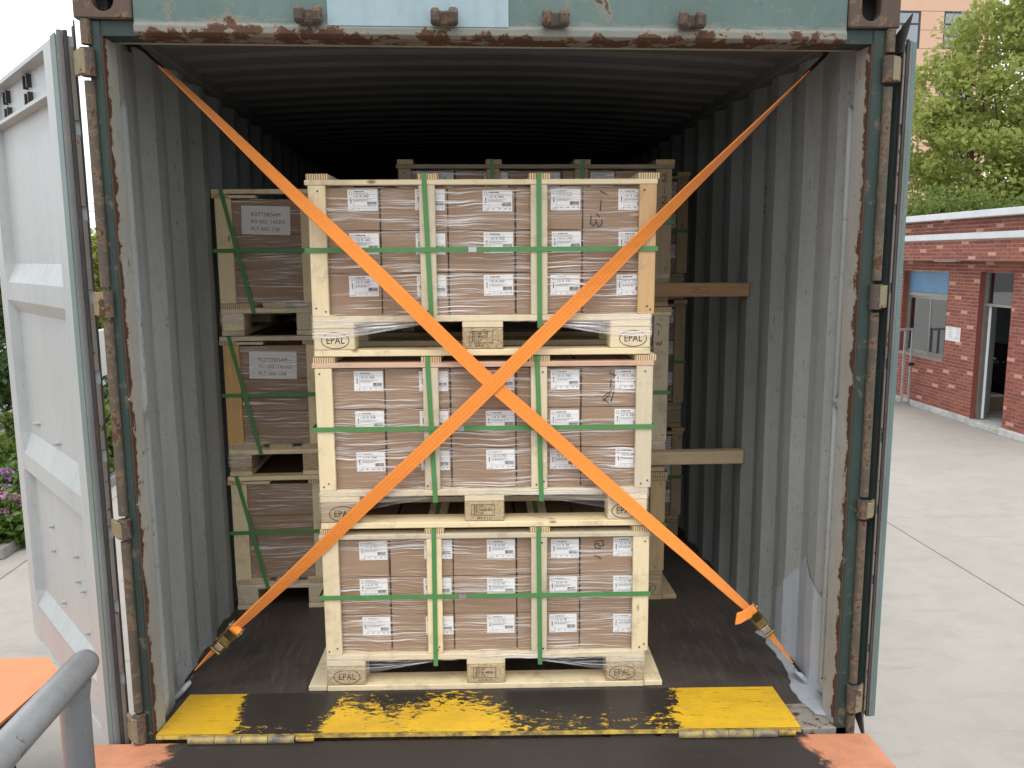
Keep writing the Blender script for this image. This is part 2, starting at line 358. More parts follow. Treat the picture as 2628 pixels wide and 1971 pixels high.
# ================================================================= mesh helpers
def link(o, parent=None):
    COL.objects.link(o)
    if parent is not None: o.parent = parent
    return o
def tag(o, label=None, cat=None, group=None, kind=None):
    if label: o['label'] = label
    if cat: o['category'] = cat
    if group: o['group'] = group
    if kind: o['kind'] = kind
    return o
def empty(name, loc=(0,0,0), rz=0, **k):
    o = bpy.data.objects.new(name, None); o.location = loc; o.rotation_euler = (0, 0, rz); o.empty_display_size = .1
    return tag(link(o), **k)
class MB:
    def __init__(s): s.v = []; s.f = []; s.uv = []; s.mi = []
    def quad(s, a, b, c, d, uv=None, mi=0):
        i = len(s.v); s.v += [tuple(a), tuple(b), tuple(c), tuple(d)]; s.f.append((i, i+1, i+2, i+3)); s.uv.append(uv); s.mi.append(mi); return s
    def poly(s, pts, mi=0):
        i = len(s.v); s.v += [tuple(p) for p in pts]; s.f.append(tuple(range(i, i+len(pts)))); s.uv.append(None); s.mi.append(mi); return s
    def box(s, x0, x1, y0, y1, z0, z1, mi=0):
        i = len(s.v); s.v += [(x, y, z) for z in (z0, z1) for y in (y0, y1) for x in (x0, x1)]
        for f in ((0,2,3,1), (4,5,7,6), (0,1,5,4), (2,6,7,3), (0,4,6,2), (1,3,7,5)): s.f.append(tuple(i+k for k in f)); s.uv.append(None); s.mi.append(mi)
        return s
    def tube(s, pts, r, seg=12, cap=True, mi=0):
        pts = [Vector(p) for p in pts]; rr = r if isinstance(r, (list, tuple)) else [r]*len(pts); i0 = len(s.v); prev = None
        for k, p in enumerate(pts):
            d = (pts[min(k+1, len(pts)-1)]-pts[max(k-1, 0)]).normalized()
            if prev is None: a = d.orthogonal().normalized()
            else: a = (prev-d*prev.dot(d)).normalized()
            prev = a; b = d.cross(a)
            for q in range(seg):
                t = 2*math.pi*q/seg; s.v.append(tuple(p+(a*math.cos(t)+b*math.sin(t))*rr[k]))
        for k in range(len(pts)-1):
            for q in range(seg):
                s.f.append((i0+k*seg+q, i0+k*seg+(q+1) % seg, i0+(k+1)*seg+(q+1) % seg, i0+(k+1)*seg+q)); s.uv.append(None); s.mi.append(mi)
        if cap:
            s.f.append(tuple(i0+q for q in reversed(range(seg)))); s.uv.append(None); s.mi.append(mi)
            e = i0+(len(pts)-1)*seg; s.f.append(tuple(e+q for q in range(seg))); s.uv.append(None); s.mi.append(mi)
        return s
    def prism(s, prof, axis, a, b, mi=0):
        """closed 2D profile extruded along axis (0,1,2) from a to b"""
        def P(p, t):
            if axis == 0: return (t, p[0], p[1])
            if axis == 1: return (p[0], t, p[1])
            return (p[0], p[1], t)
        n = len(prof); i = len(s.v); s.v += [P(p, a) for p in prof]+[P(p, b) for p in prof]
        for k in range(n): s.f.append((i+k, i+(k+1) % n, i+n+(k+1) % n, i+n+k)); s.uv.append(None); s.mi.append(mi)
        s.f.append(tuple(i+k for k in reversed(range(n)))); s.f.append(tuple(i+n+k for k in range(n))); s.uv += [None, None]; s.mi += [mi, mi]
        return s
    def mesh(s, name, mats, smooth=False, bevel=0, fix=True):
        me = bpy.data.meshes.new(name); me.from_pydata(s.v, [], s.f)
        for m in (mats if isinstance(mats, (list, tuple)) else [mats]): me.materials.append(M[m] if isinstance(m, str) else m)
        if any(s.mi): me.polygons.foreach_set('material_index', s.mi)
        if any(u is not None for u in s.uv):
            ul = me.uv_layers.new(name='UVMap')
            for p, u in zip(me.polygons, s.uv):
                if u:
                    for li, c in zip(p.loop_indices, u): ul.data[li].uv = c
        if fix or bevel:
            bm = bmesh.new(); bm.from_mesh(me)
            if fix: bmesh.ops.remove_doubles(bm, verts=bm.verts, dist=1e-5) if not any(u is not None for u in s.uv) else None
            if fix and not any(u is not None for u in s.uv): bmesh.ops.recalc_face_normals(bm, faces=bm.faces)
            if bevel: bmesh.ops.bevel(bm, geom=[e for e in bm.edges if len(e.link_faces) == 2 and e.calc_face_angle(0) > .5], offset=bevel, segments=1, affect='EDGES')
            bm.to_mesh(me); bm.free()
        if smooth:
            me.polygons.foreach_set('use_smooth', [True]*len(me.polygons))
            try: me.set_sharp_from_angle(angle=R(40))
            except Exception: pass
        me.update(); return me
    def build(s, name, mats, parent=None, **k):
        o = bpy.data.objects.new(name, s.mesh(name, mats, **k)); return link(o, parent)
_bc = {}
def boxmesh(lx, ly, lz, mat, bev=.002):
    k = (round(lx, 4), round(ly, 4), round(lz, 4), mat)
    if k not in _bc: _bc[k] = MB().box(-lx/2, lx/2, -ly/2, ly/2, -lz/2, lz/2).mesh('box', mat, bevel=bev)
    return _bc[k]
def put(name, me, loc, parent=None, rot=(0,0,0)):
    o = bpy.data.objects.new(name, me); o.location = loc; o.rotation_euler = rot; return link(o, parent)
def board(name, x0, x1, y0, y1, z0, z1, mat, parent, jit=0.0):
    """chamfered board; its long side becomes local X so the grain follows it"""
    l = (x1-x0, y1-y0, z1-z0); c = ((x0+x1)/2, (y0+y1)/2, (z0+z1)/2)
    j = lambda: random.uniform(-jit, jit)
    if l[0] >= l[1] and l[0] >= l[2]: return put(name, boxmesh(l[0], l[1], l[2], mat), c, parent, (j(), 0, 0))
    if l[1] >= l[2]: return put(name, boxmesh(l[1], l[0], l[2], mat), c, parent, (0, 0, math.pi/2+j()))
    return put(name, boxmesh(l[2], l[1], l[0], mat), c, parent, (0, -math.pi/2+j(), 0))
_tx = {}
def textmesh(txt, size, mat, spacing=1.0, align='CENTER', shear=0):
    k = (txt, size, mat, spacing, align)
    if k in _tx: return _tx[k]
    cu = bpy.data.curves.new('t', 'FONT'); cu.body = txt; cu.size = size; cu.align_x = align; cu.align_y = 'CENTER'; cu.space_character = spacing; cu.resolution_u = 2; cu.shear = shear
    o = bpy.data.objects.new('t', cu); COL.objects.link(o)
    dg = bpy.context.evaluated_depsgraph_get(); me = bpy.data.meshes.new_from_object(o.evaluated_get(dg))
    bpy.data.objects.remove(o); me.materials.clear(); me.materials.append(M[mat]); _tx[k] = me; return me
def text_into(mb, txt, size, x, z, y, sx=1.0, mi=0, **k):
    """flat lettering facing -Y merged into a mesh builder"""
    me = textmesh(txt, size, 'ink', **k); i = len(mb.v)
    mb.v += [(x+v.co.x*sx, y, z+v.co.y) for v in me.vertices]
    for p in me.polygons: mb.f.append(tuple(i+q for q in p.vertices)); mb.uv.append(None); mb.mi.append(mi)
def rect(mb, x0, x1, z0, z1, y, mi=0): mb.quad((x0, y, z0), (x1, y, z0), (x1, y, z1), (x0, y, z1), mi=mi)
def stroke(mb, pts, wd, y, mi=0):
    for a, b in zip(pts[:-1], pts[1:]):
        d = Vector((b[0]-a[0], b[1]-a[1])); 
        if d.length < 1e-6: continue
        d.normalize(); n = Vector((-d.y, d.x))*wd/2; e = d*wd*.4
        mb.quad((a[0]-e.x-n.x, y, a[1]-e.y-n.y), (b[0]+e.x-n.x, y, b[1]+e.y-n.y), (b[0]+e.x+n.x, y, b[1]+e.y+n.y), (a[0]-e.x+n.x, y, a[1]-e.y+n.y), mi=mi)
        y -= .00004
def oval(mb, cx, cz, rx, rz, wd, y, n=40):
    P = [(cx+rx*math.cos(2*math.pi*i/n), cz+rz*math.sin(2*math.pi*i/n)) for i in range(n)]
    Q = [(cx+(rx-wd)*math.cos(2*math.pi*i/n), cz+(rz-wd)*math.sin(2*math.pi*i/n)) for i in range(n)]
    for i in range(n): j = (i+1) % n; mb.quad((P[i][0], y, P[i][1]), (P[j][0], y, P[j][1]), (Q[j][0], y, Q[j][1]), (Q[i][0], y, Q[i][1]))
GZ = -1.3

# ================================================================= SETTING: ground
ground = tag(link(bpy.data.objects.new('ground', MB().quad((-400, -400, GZ-.02), (400, -400, GZ-.02), (400, 600, GZ-.02), (-400, 600, GZ-.02)).mesh('ground', 'joint'))), kind='structure', label='grey concrete yard with dark joints between the slabs')
def slab(x0, x1, y0, y1):
    g = .006
    o = MB().box(x0+g, x1-g, y0+g, y1-g, GZ-.12, GZ).build('slab', 'concrete', ground, bevel=.006); return o
for x0, x1 in ((4.58, 9.6), (9.6, 30)):
    for y0, y1 in ((-12, 0.2), (0.2, 6.12), (6.12, 12.2), (12.2, 18.4), (18.4, 60)): slab(x0, x1, y0, y1)
for y0, y1 in ((-12, -6), (-6, 6.12), (6.12, 12.2), (12.2, 18.4), (18.4, 60)): slab(.1, 4.58, y0, y1)
for x0, x1 in ((-30, -4.4), (-4.4, .1)):
    for y0, y1 in ((-12, -1.2), (-1.2, 3.35), (3.35, 8.4), (8.4, 14.5), (14.5, 60)): slab(x0, x1, y0, y1)

# ================================================================= SHIPPING CONTAINER
con = empty('shipping_container', (0, 0, GZ), label='weathered green shipping container with grey corrugated inside and both rear doors open', cat='container')
def C(mb, name, mat, parent=None, **k):
    """part of the container (world coordinates)"""
    o = mb.build(name, mat, None, **k); o.parent = parent or con; o.matrix_parent_inverse = Matrix.Translation((0, 0, -GZ)) if parent is None else Matrix.Identity(4); return o
LX, RX = -1.205, 1.165      # inner ridge planes
def side_wall(xr, out):
    mb = MB(); prof = [(.10, xr+out*.033), (.19, xr+out*.033)]
    y = .19
    while y < 5.9:
        prof += [(y+.068, xr), (y+.140, xr), (y+.208, xr+out*.034), (y+.278, xr+out*.034)]; y += .278
    zs = [-.10+2.50*i/16 for i in range(17)]
    def pt(i, k):
        yy, xx = prof[i]; z = zs[k]; return (xx+.0035*mnoise.noise(Vector((yy*1.7, z*2.1, xr*9))), yy, z)
    n = len(prof)
    mb.v = [pt(i, k) for k in range(17) for i in range(n)]
    for k in range(16):
        for i in range(n-1): mb.f.append((k*n+i, k*n+i+1, (k+1)*n+i+1, (k+1)*n+i)); mb.uv.append(None); mb.mi.append(0)
    o = C(mb, 'side_wall', 'grey_inside', fix=False)
    md = o.modifiers.new('thick', 'SOLIDIFY'); md.thickness = .003; md.offset = 0; return o
side_wall(LX, -1); side_wall(RX, 1)
def roof():
    mb = MB(); prof = [(.12, 2.395)]; y = .2
    while y < 5.9: prof += [(y, 2.383), (y+.07, 2.383), (y+.10, 2.395), (y+.17, 2.395)]; y += .2
    xs = [-1.235+2.435*i/16 for i in range(17)]; n = len(prof)
    for x in xs:
        camb = .045*(1-((x+.018)/1.22)**2)
        for yy, z in prof: mb.v.append((x, yy, z+camb-.02+.004*mnoise.noise(Vector((x*2, yy*1.5, 3)))))
    for k in range(16):
        for i in range(n-1): mb.f.append((k*n+i, (k+1)*n+i, (k+1)*n+i+1, k*n+i+1)); mb.uv.append(None); mb.mi.append(0)
    o = C(mb, 'roof', 'grey_roof', fix=False); md = o.modifiers.new('thick', 'SOLIDIFY'); md.thickness = .003; md.offset = 1
roof()
C(MB().box(-1.24, 1.205, 5.93, 5.97, -.12, 2.43), 'end_wall', 'grey_inside')
for xa, xb in ((-1.235, -1.175), (1.135, 1.205)): C(MB().box(xa, xb, .10, 5.93, 2.335, 2.43), 'top_rail', 'grey_roof', bevel=.004)
C(MB().box(-1.222, 1.185, .135, 5.93, -.05, 0), 'floor', 'floor_ply', bevel=.002)
for xa, xb in ((-1.240, -1.222), (1.185, 1.205)): C(MB().box(xa, xb, .10, 5.93, -.16, .004), 'bottom_rail', 'grey_inside')
C(MB().box(-1.225, 1.205, .0, .131, -.14, -.003), 'sill', 'sill_paint', bevel=.004)
C(MB().box(-1.20, 1.17, .1315, .15, -.05, .003), 'floor_edge_strip', 'sill_paint')
# header beam
hd = C(MB().prism([(-.004, 2.43), (-.004, 2.30), (-.010, 2.292), (-.010, 2.272), (.004, 2.264), (.085, 2.264), (.085, 2.43)], 0, -1.066, 1.058), 'header', 'header_paint', bevel=.002)
C(MB().box(-1.17, 1.155, .0855, .14, 2.272, 2.292), 'header_flange', 'grey_flange', bevel=.002)
hp = C(MB().box(-.511, .021, -.0095, -.0045, 2.296, 2.43), 'header_patch', 'patch_blue', bevel=.001)
for kx, kc in ((-.561, 'rust_brown'), (-.169, 'rust_brown'), (.158, 'rust_brown'), (.567, 'rust_brown')):
    k = MB().box(kx-.036, kx+.036, -.028, -.010, 2.296, 2.338)
    k.prism([(-.028, 2.292), (-.052, 2.300), (-.056, 2.335), (-.030, 2.345)], 0, kx-.040, kx-.014)
    k.prism([(-.028, 2.292), (-.050, 2.298), (-.058, 2.330), (-.030, 2.348)], 0, kx+.012, kx+.040)
    C(k, 'cam_keeper', kc, bevel=.005)
# corner castings with the oval hole
def casting(x0, x1, hx):
    mb = MB(); z0, z1, y0, y1 = 2.308, 2.44, -.012, .15; n = 32; cz_, hw, hh = 2.372, .030, .044
    H, O = [], []
    for i in range(n):
        a = 2*math.pi*(i+.5)/n; ca, sa = math.cos(a), math.sin(a)
        # stadium
        px = hw*ca; pz = hw*sa+(hh-hw)*(1 if sa > 0 else -1); H.append((hx+px, cz_+pz))
        t = 1e9
        if abs(ca) > 1e-6: t = min(t, ((x1-hx) if ca > 0 else (x0-hx))/ca)
        if abs(sa) > 1e-6: t = min(t, ((z1-cz_) if sa > 0 else (z0-cz_))/sa)
        O.append([hx+ca*t, cz_+sa*t])
    for cx_ in (x0, x1):
        for cz2 in (z0, z1):
            k = min(range(n), key=lambda i: (O[i][0]-cx_)**2+(O[i][1]-cz2)**2); O[k] = [cx_, cz2]
    for i in range(n):
        j = (i+1) % n
        mb.quad((O[i][0], y0, O[i][1]), (O[j][0], y0, O[j][1]), (H[j][0], y0, H[j][1]), (H[i][0], y0, H[i][1]))
        mb.quad((H[i][0], y0, H[i][1]), (H[j][0], y0, H[j][1]), (H[j][0], y0+.035, H[j][1]), (H[i][0], y0+.035, H[i][1]))
        mb.quad((O[j][0], y0, O[j][1]), (O[i][0], y0, O[i][1]), (O[i][0], y1, O[i][1]), (O[j][0], y1, O[j][1]))
    mb.poly([(p[0], y1, p[1]) for p in O])
    o = C(mb, 'corner_casting', 'rust_casting', bevel=.004); return o
casting(-1.231, -1.068, -1.147); casting(1.060, 1.222, 1.130)
for sx, xo, xi in ((-1, -1.196, -1.163), (1, 1.195, 1.147)):
    a, b = min(xo, xi), max(xo, xi)
    C(MB().box(a, b, .0, .10, -.16, 2.306), 'corner_post', 'green_paint', bevel=.003)
    f = MB(); xf = xi-sx*.004; a2, b2 = min(xi, xf), max(xi, xf)
    f.box(a2, b2, .0015, .104, -.002, 2.264); C(f, 'post_flange', 'grey_flange', bevel=.001)
    g0, g1 = (xi, -1.066) if sx < 0 else (1.058, xi)
    C(MB().box(g0, g1, .006, .085, 2.2645, 2.3065), 'post_gusset', 'green_paint')
    px = -1.201 if sx < 0 else 1.197
    hz = [(2.147, 2.225), (1.450, 1.529), (.755, .815), (.062, .155)]
    cuts = [2.305]+[z for a_, b_ in hz for z in (b_+.012, a_-.012)]+[-.16]
    for za, zb in zip(cuts[0::2], cuts[1::2]):
        if za-zb > .01: C(MB().tube([(px, -.006, zb), (px, -.006, za)], .0145, 12), 'hinge_rod', 'rusty_pipe', smooth=True)
    for za, zb in hz:
        hb = C(MB().tube([(px-sx*.002, -.012, za), (px-sx*.002, -.012, zb)], .020, 16), 'hinge', 'rust_brown', smooth=True)
        if sx < 0: pl = MB().prism([(px+.002, -.034), (px-.012, -.036), (-1.247, .008), (-1.247, .022), (px-.016, -.008), (px+.002, -.012)], 2, za+.004, zb-.004)
        else: pl = MB().prism([(px, -.036), (px+.022, -.030), (1.243, .006), (1.243, .020), (px+.016, -.010), (px, -.014)], 2, za+.004, zb-.004)
        q = pl.build('hinge_leaf', 'hinge_yellow', None, bevel=.002); q.parent = hb
    # lashing bars
    bx, by = (-1.180, .168) if sx < 0 else (1.160, .142)
    for za, zb in ((2.10, 1.135), (1.105, .10)):
        C(MB().tube([(xi+sx*.012, .102, za+.012), (bx-sx*.0, .150, za+.010), (bx, by, za-.02), (bx, by, (za+zb)/2), (bx, by, zb+.02), (bx, .150, zb-.010), (xi+sx*.012, .102, zb-.012)], .0165, 14), 'lashing_bar', 'grey_inside', smooth=True)
    # lashing rings in the four corners
    wx = LX if sx < 0 else RX; ry = .30 if sx > 0 else .30
    C(MB().tube([(wx+sx*.01, ry-.03, 2.335), (wx-sx*.03, ry-.026, 2.318), (wx-sx*.045, ry, 2.312), (wx-sx*.03, ry+.026, 2.318), (wx+sx*.01, ry+.03, 2.335)], .008, 8), 'lashing_ring', 'hook_steel', smooth=True)
    ry2 = .31 if sx > 0 else .40
    C(MB().tube([(wx+sx*.01, ry2-.035, .006), (wx-sx*.02, ry2-.030, .035), (wx-sx*.032, ry2, .046), (wx-sx*.02, ry2+.030, .035), (wx+sx*.01, ry2+.035, .006)], .010, 8), 'lashing_ring', 'grey_patch', smooth=True)
# grey repaired patch on the right wall: smeared paint skin following the corrugation
def patch():
    mb = MB(); ys = [.112+i*.006 for i in range(92)]; zs = [i*.008 for i in range(66)]
    def wx(y):
        if y < .19: return RX+.033
        p = (y-.19) % .278
        if p < .068: return RX+.033*(1-p/.068)
        if p < .140: return RX
        if p < .208: return RX+.034*(p-.140)/.068
        return RX+.034
    for i in range(len(ys)-1):
        for k in range(len(zs)-1):
            y, z = ys[i], zs[k]
            lim = .46-1.1*max(0, abs(y-.36)-.05)+.025*mnoise.noise(Vector((y*22, z*15, 1)))+.012*mnoise.noise(Vector((y*70, z*60, 1)))
            near = .140+.018*mnoise.noise(Vector((z*11, 2, 5)))+.008*mnoise.noise(Vector((z*50, 2, 5)))
            if z > max(.10, lim) or y < near: continue
            Q = [(wx(a)-.0045, a, b) for a, b in ((ys[i], zs[k]), (ys[i+1], zs[k]), (ys[i+1], zs[k+1]), (ys[i], zs[k+1]))]
            mb.quad(*Q)
    C(mb, 'wall_patch', 'grey_patch', fix=True)
    # sealant smeared on the floor along the wall foot
    sm = MB(); n = 22; top = []; bot = []
    for i in range(n+1):
        y = .05+.72*i/n; wdt = .035+.055*max(0, 1-abs(y-.20)/.25)+.022*mnoise.noise(Vector((y*17, 4, 2)))
        if i in (0, n): wdt = .004
        top.append((1.176, y, .012)); bot.append((1.176-wdt, y+.006*mnoise.noise(Vector((y*30, 1, 1))), .0042))
    for i in range(n): sm.quad(bot[i], bot[i+1], top[i+1], top[i]); sm.quad((bot[i][0], bot[i][1], .0), (bot[i+1][0], bot[i+1][1], .0), bot[i+1], bot[i])
    C(sm, 'floor_sealant', 'grey_patch')
patch()
def scribble(strokes, name, ww, x=None):
    mb = MB()
    for s in strokes: stroke(mb, s, ww, 0)
    return mb
# marker scribbles on the right wall
for cy_, cz_, st in ((.92, 1.895, [[(0, .012), (.006, .0), (.012, .010), (.012, -.008)], [(-.004, -.008), (.014, -.014)]]), (.92, 1.815, [[(0, .01), (.014, .006)], [(.004, -.012), (.010, .014)], [(-.002, -.006), (.014, -.014)]])):
    mb = scribble(st, 'x', .0022); o = mb.build('wall_marking', 'ink', None, fix=False); o.parent = con; o.matrix_parent_inverse = Matrix.Translation((0, 0, -GZ)); o.location = (RX-.0025, cy_, cz_); o.rotation_euler = (0, 0, -math.pi/2); o.scale = (1.6, 1, 1.6)

# ---- left door, folded back
def door_mesh(wd):
    mb = MB()
    prof = [(.02, 0), (.02, -.006), (.165, -.006), (.185, -.004), (.245, -.037), (.735, -.037), (.770, -.006), (.840, -.006), (.925, -.037), (1.418, -.037), (1.466, -.006), (1.536, -.006), (1.608, -.037), (2.118, -.037), (2.121, .0), (2.133, .0), (2.136, -.037), (2.252, -.037), (2.256, 0), (2.27, 0)]
    us = [(.16, 0), (.172, 1), (.4, 1), (.7, 1), (1.0, 1), (wd-.122, 1), (wd-.11, 0)]
    n = len(prof); i0 = 0
    for u, fl in us:
        for z, y in prof: mb.v.append((u, y*fl if fl else max(y, -.0), z))
    for k in range(len(us)-1):
        for i in range(n-1): mb.f.append((k*n+i, (k+1)*n+i, (k+1)*n+i+1, k*n+i+1)); mb.uv.append(None); mb.mi.append(0)
    mb.box(0, .16, -.047, 0, .02, 2.27); mb.box(wd-.11, wd, -.047, 0, .02, 2.27); mb.box(.16, wd-.11, -.047, -.040, .02, 2.27)
    return mb
dl = door_mesh(1.17).build('door', 'grey_door', None, fix=False)
dl.parent = con; dl.matrix_parent_inverse = Matrix.Translation((0, 0, -GZ)); dl.location = (-1.296, .017, 0); dl.rotation_euler = (0, 0, R(127))
tag(dl, label='left door folded back, pale grey inner face with two pressed ridges')
def dpart(mb, name, mat, par=dl, **k): o = mb.build(name, mat, None, **k); o.parent = par; return o
dpart(MB().box(.0, .055, .0005, .004, .01, 2.275), 'edge_trim', 'green_trim', bevel=.001)
g = MB()
gp = []
for k in range(47):
    z = .01+k*.0494; j = .0016*mnoise.noise(Vector((z*6, 0, 0))); gp.append([(-.008-j, -.017), (-.010-j, -.010), (-.008-j, -.003), (-.0005, -.001), (-.0005, -.018)]); g.v += [(x_, y_, z) for x_, y_ in gp[-1]]
for k in range(46):
    for q in range(5): g.f.append((k*5+q, k*5+(q+1) % 5, (k+1)*5+(q+1) % 5, (k+1)*5+q)); g.uv.append(None); g.mi.append(0)
dpart(g, 'gasket', 'gasket_grey', smooth=True)
dpart(MB().box(-.0085, -.0005, -.030, -.0185, .0, 2.285), 'gasket_lip', 'rubber', bevel=.002)
for k in range(9): dpart(MB().box(-.007, -.0005, -.044, -.0305, .03+k*.25, .03+k*.25+.21), 'retainer_strip', 'retainer', bevel=.001)
dpart(MB().prism([(-.004, -.0465), (.012, -.0465), (.012, -.051), (-.004, -.051)], 2, -.01, 2.30), 'outer_seal', 'rubber')
dpart(MB().prism([(.03, 2.27), (.0, 2.275), (-.010, 2.315), (-.012, 2.22), (.0, 2.20)], 1, -.051, -.047), 'seal_corner', 'rubber')
boltm = MB().tube([(0, 0, 0), (0, .010, 0)], .009, 8).tube([(0, .010, 0), (0, .018, 0)], .0055, 8).mesh('bolt', 'grey_door')
for u, z in ((.907, .98), (.564, .956), (.60, .95), (.87, .985), (.792, .585), (.80, .484), (.439, .559), (.444, .463), (.38, .445), (.368, .289), (.70, .30)):
    o = bpy.data.objects.new('bolt', boltm); COL.objects.link(o); o.parent = dl; o.location = (u, -.037, z)
bk = MB().box(-.03, -.02, 0, .016, -.022, .022).box(.02, .03, 0, .016, -.022, .022).box(-.02, .02, 0, .005, -.006, .006).mesh('bracket', 'hook_steel')
for u, z in ((.545, 2.225), (.888, 2.22), (.538, 2.165), (.88, 2.16)):
    o = bpy.data.objects.new('bracket', bk); COL.objects.link(o); o.parent = dl; o.location = (u, -.037, z)
for u in (.36, .86):
    lb = dpart(MB().tube([(u, -.075, .0), (u, -.075, 2.29)], .017, 12), 'locking_bar', 'galvanised', smooth=True)
    dpart(MB().prism([(u-.045, -.055), (u+.02, -.045), (u+.03, -.085), (u-.02, -.10), (u-.07, -.085)], 2, 2.285, 2.315), 'locking_cam', 'hook_steel', par=dl, bevel=.003)
# ---- right door, folded right back along the side
dr = MB().box(1.244, 1.288, .012, 1.17, .03, 2.27).build('door', 'green_trim', None, bevel=.004); dr.parent = con; dr.matrix_parent_inverse = Matrix.Translation((0, 0, -GZ))
tag(dr, label='right door folded flat along the container side, seen edge on')
for nm, xa, xb, ya, z1, mt in (('outer_seal', 1.2415, 1.2443, -.004, 2.29, 'rubber'), ('retainer_strip', 1.2455, 1.255, .006, 2.275, 'retainer'), ('gasket_lip', 1.256, 1.2635, .002, 2.28, 'rubber'), ('gasket', 1.2645, 1.2725, .0, 2.275, 'gasket_grey'), ('edge_trim', 1.2735, 1.288, .003, 2.272, 'green_trim')):
    if nm == 'retainer_strip':
        for k in range(9): o = MB().box(xa, xb, ya, .0118, .05+k*.247, .05+k*.247+.215).build(nm, mt, dr, bevel=.001)
    else: o = MB().box(xa, xb, ya, .0118, .0 if nm == 'outer_seal' else .03, z1).build(nm, mt, dr, bevel=.001)
MB().prism([(.0, 2.24), (-.05, 2.34), (.04, 2.30), (.08, 2.24)], 0, 1.236, 1.2412).build('seal_corner', 'rubber', dr)
MB().prism([(.0, .06), (-.03, -.04), (.06, .02), (.08, .06)], 0, 1.236, 1.2412).build('seal_corner', 'rubber', dr)

# ================================================================= CRATES AND CARTONS
_eg = {}
NAIL = MB().tube([(0, 0, 0), (0, -.0012, 0)], .0032, 8).mesh('nail', 'hook_steel')
def endboard(name, x0, x1, y0, y1, z0, z1, mat, parent):
    l = (y1-y0, x1-x0, z1-z0); k = (*[round(q, 4) for q in l], mat)
    if k not in _eg:
        mb = MB().box(-l[0]/2, l[0]/2, -l[1]/2, l[1]/2, -l[2]/2, l[2]/2); mb.mi[4] = 1; mb.mi[5] = 1
        me = mb.mesh('board', [mat, 'end_grain'], fix=False); _eg[k] = me
    return put(name, _eg[k], ((x0+x1)/2, (y0+y1)/2, (z0+z1)/2), parent, (0, 0, math.pi/2))
_blk = {}
def block(x0, x1, y0, y1, z0, z1, mat, parent):
    return put('block', boxmesh(x1-x0, y1-y0, z1-z0, mat, .004), ((x0+x1)/2, (y0+y1)/2, (z0+z1)/2), parent)
def stamp_epal(parent, w_=.145, jx=0, side=False):
    mb = MB(); oval(mb, jx, -.004, .050, .030, .0026, -.0508 if not side else 0); text_into(mb, 'EPAL', .036, jx, -.004, -.0508, .82, spacing=1.05)
    return mb.build('stamp', 'stamp_faded' if parent.data.materials[0].name == 'chipboard' else 'stamp_ink', parent, fix=False)
def stamp_ippc(parent, lines, date):
    mb = MB(); y = -.0508
    stroke(mb, [(-.048, .026), (.036, .026), (.036, -.016), (-.048, -.016), (-.048, .026)], .0014, y)
    stroke(mb, [(-.024, .026), (-.024, -.016)], .0014, y)
    for k in range(5): stroke(mb, [(-.043+.003*(k % 2), -.012+.008*k), (-.030, -.006+.008*k)], .0016, y); 
    stroke(mb, [(-.037, -.013), (-.035, .024)], .0014, y); stroke(mb, [(-.0305, -.013), (-.0285, .024)], .0014, y)
    for k, l in enumerate(lines): text_into(mb, l, .0145, -.019, .0185-.0135*k, y, .82, align='LEFT')
    text_into(mb, date, .013, -.004, -.0265, y, .9, spacing=1.15)
    return mb.build('stamp', 'stamp_ink', parent, fix=False)
def filmq(mb, P, u0, u1, v0, v1): mb.quad(*P, uv=((u0, v0), (u1, v0), (u1, v1), (u0, v1)))
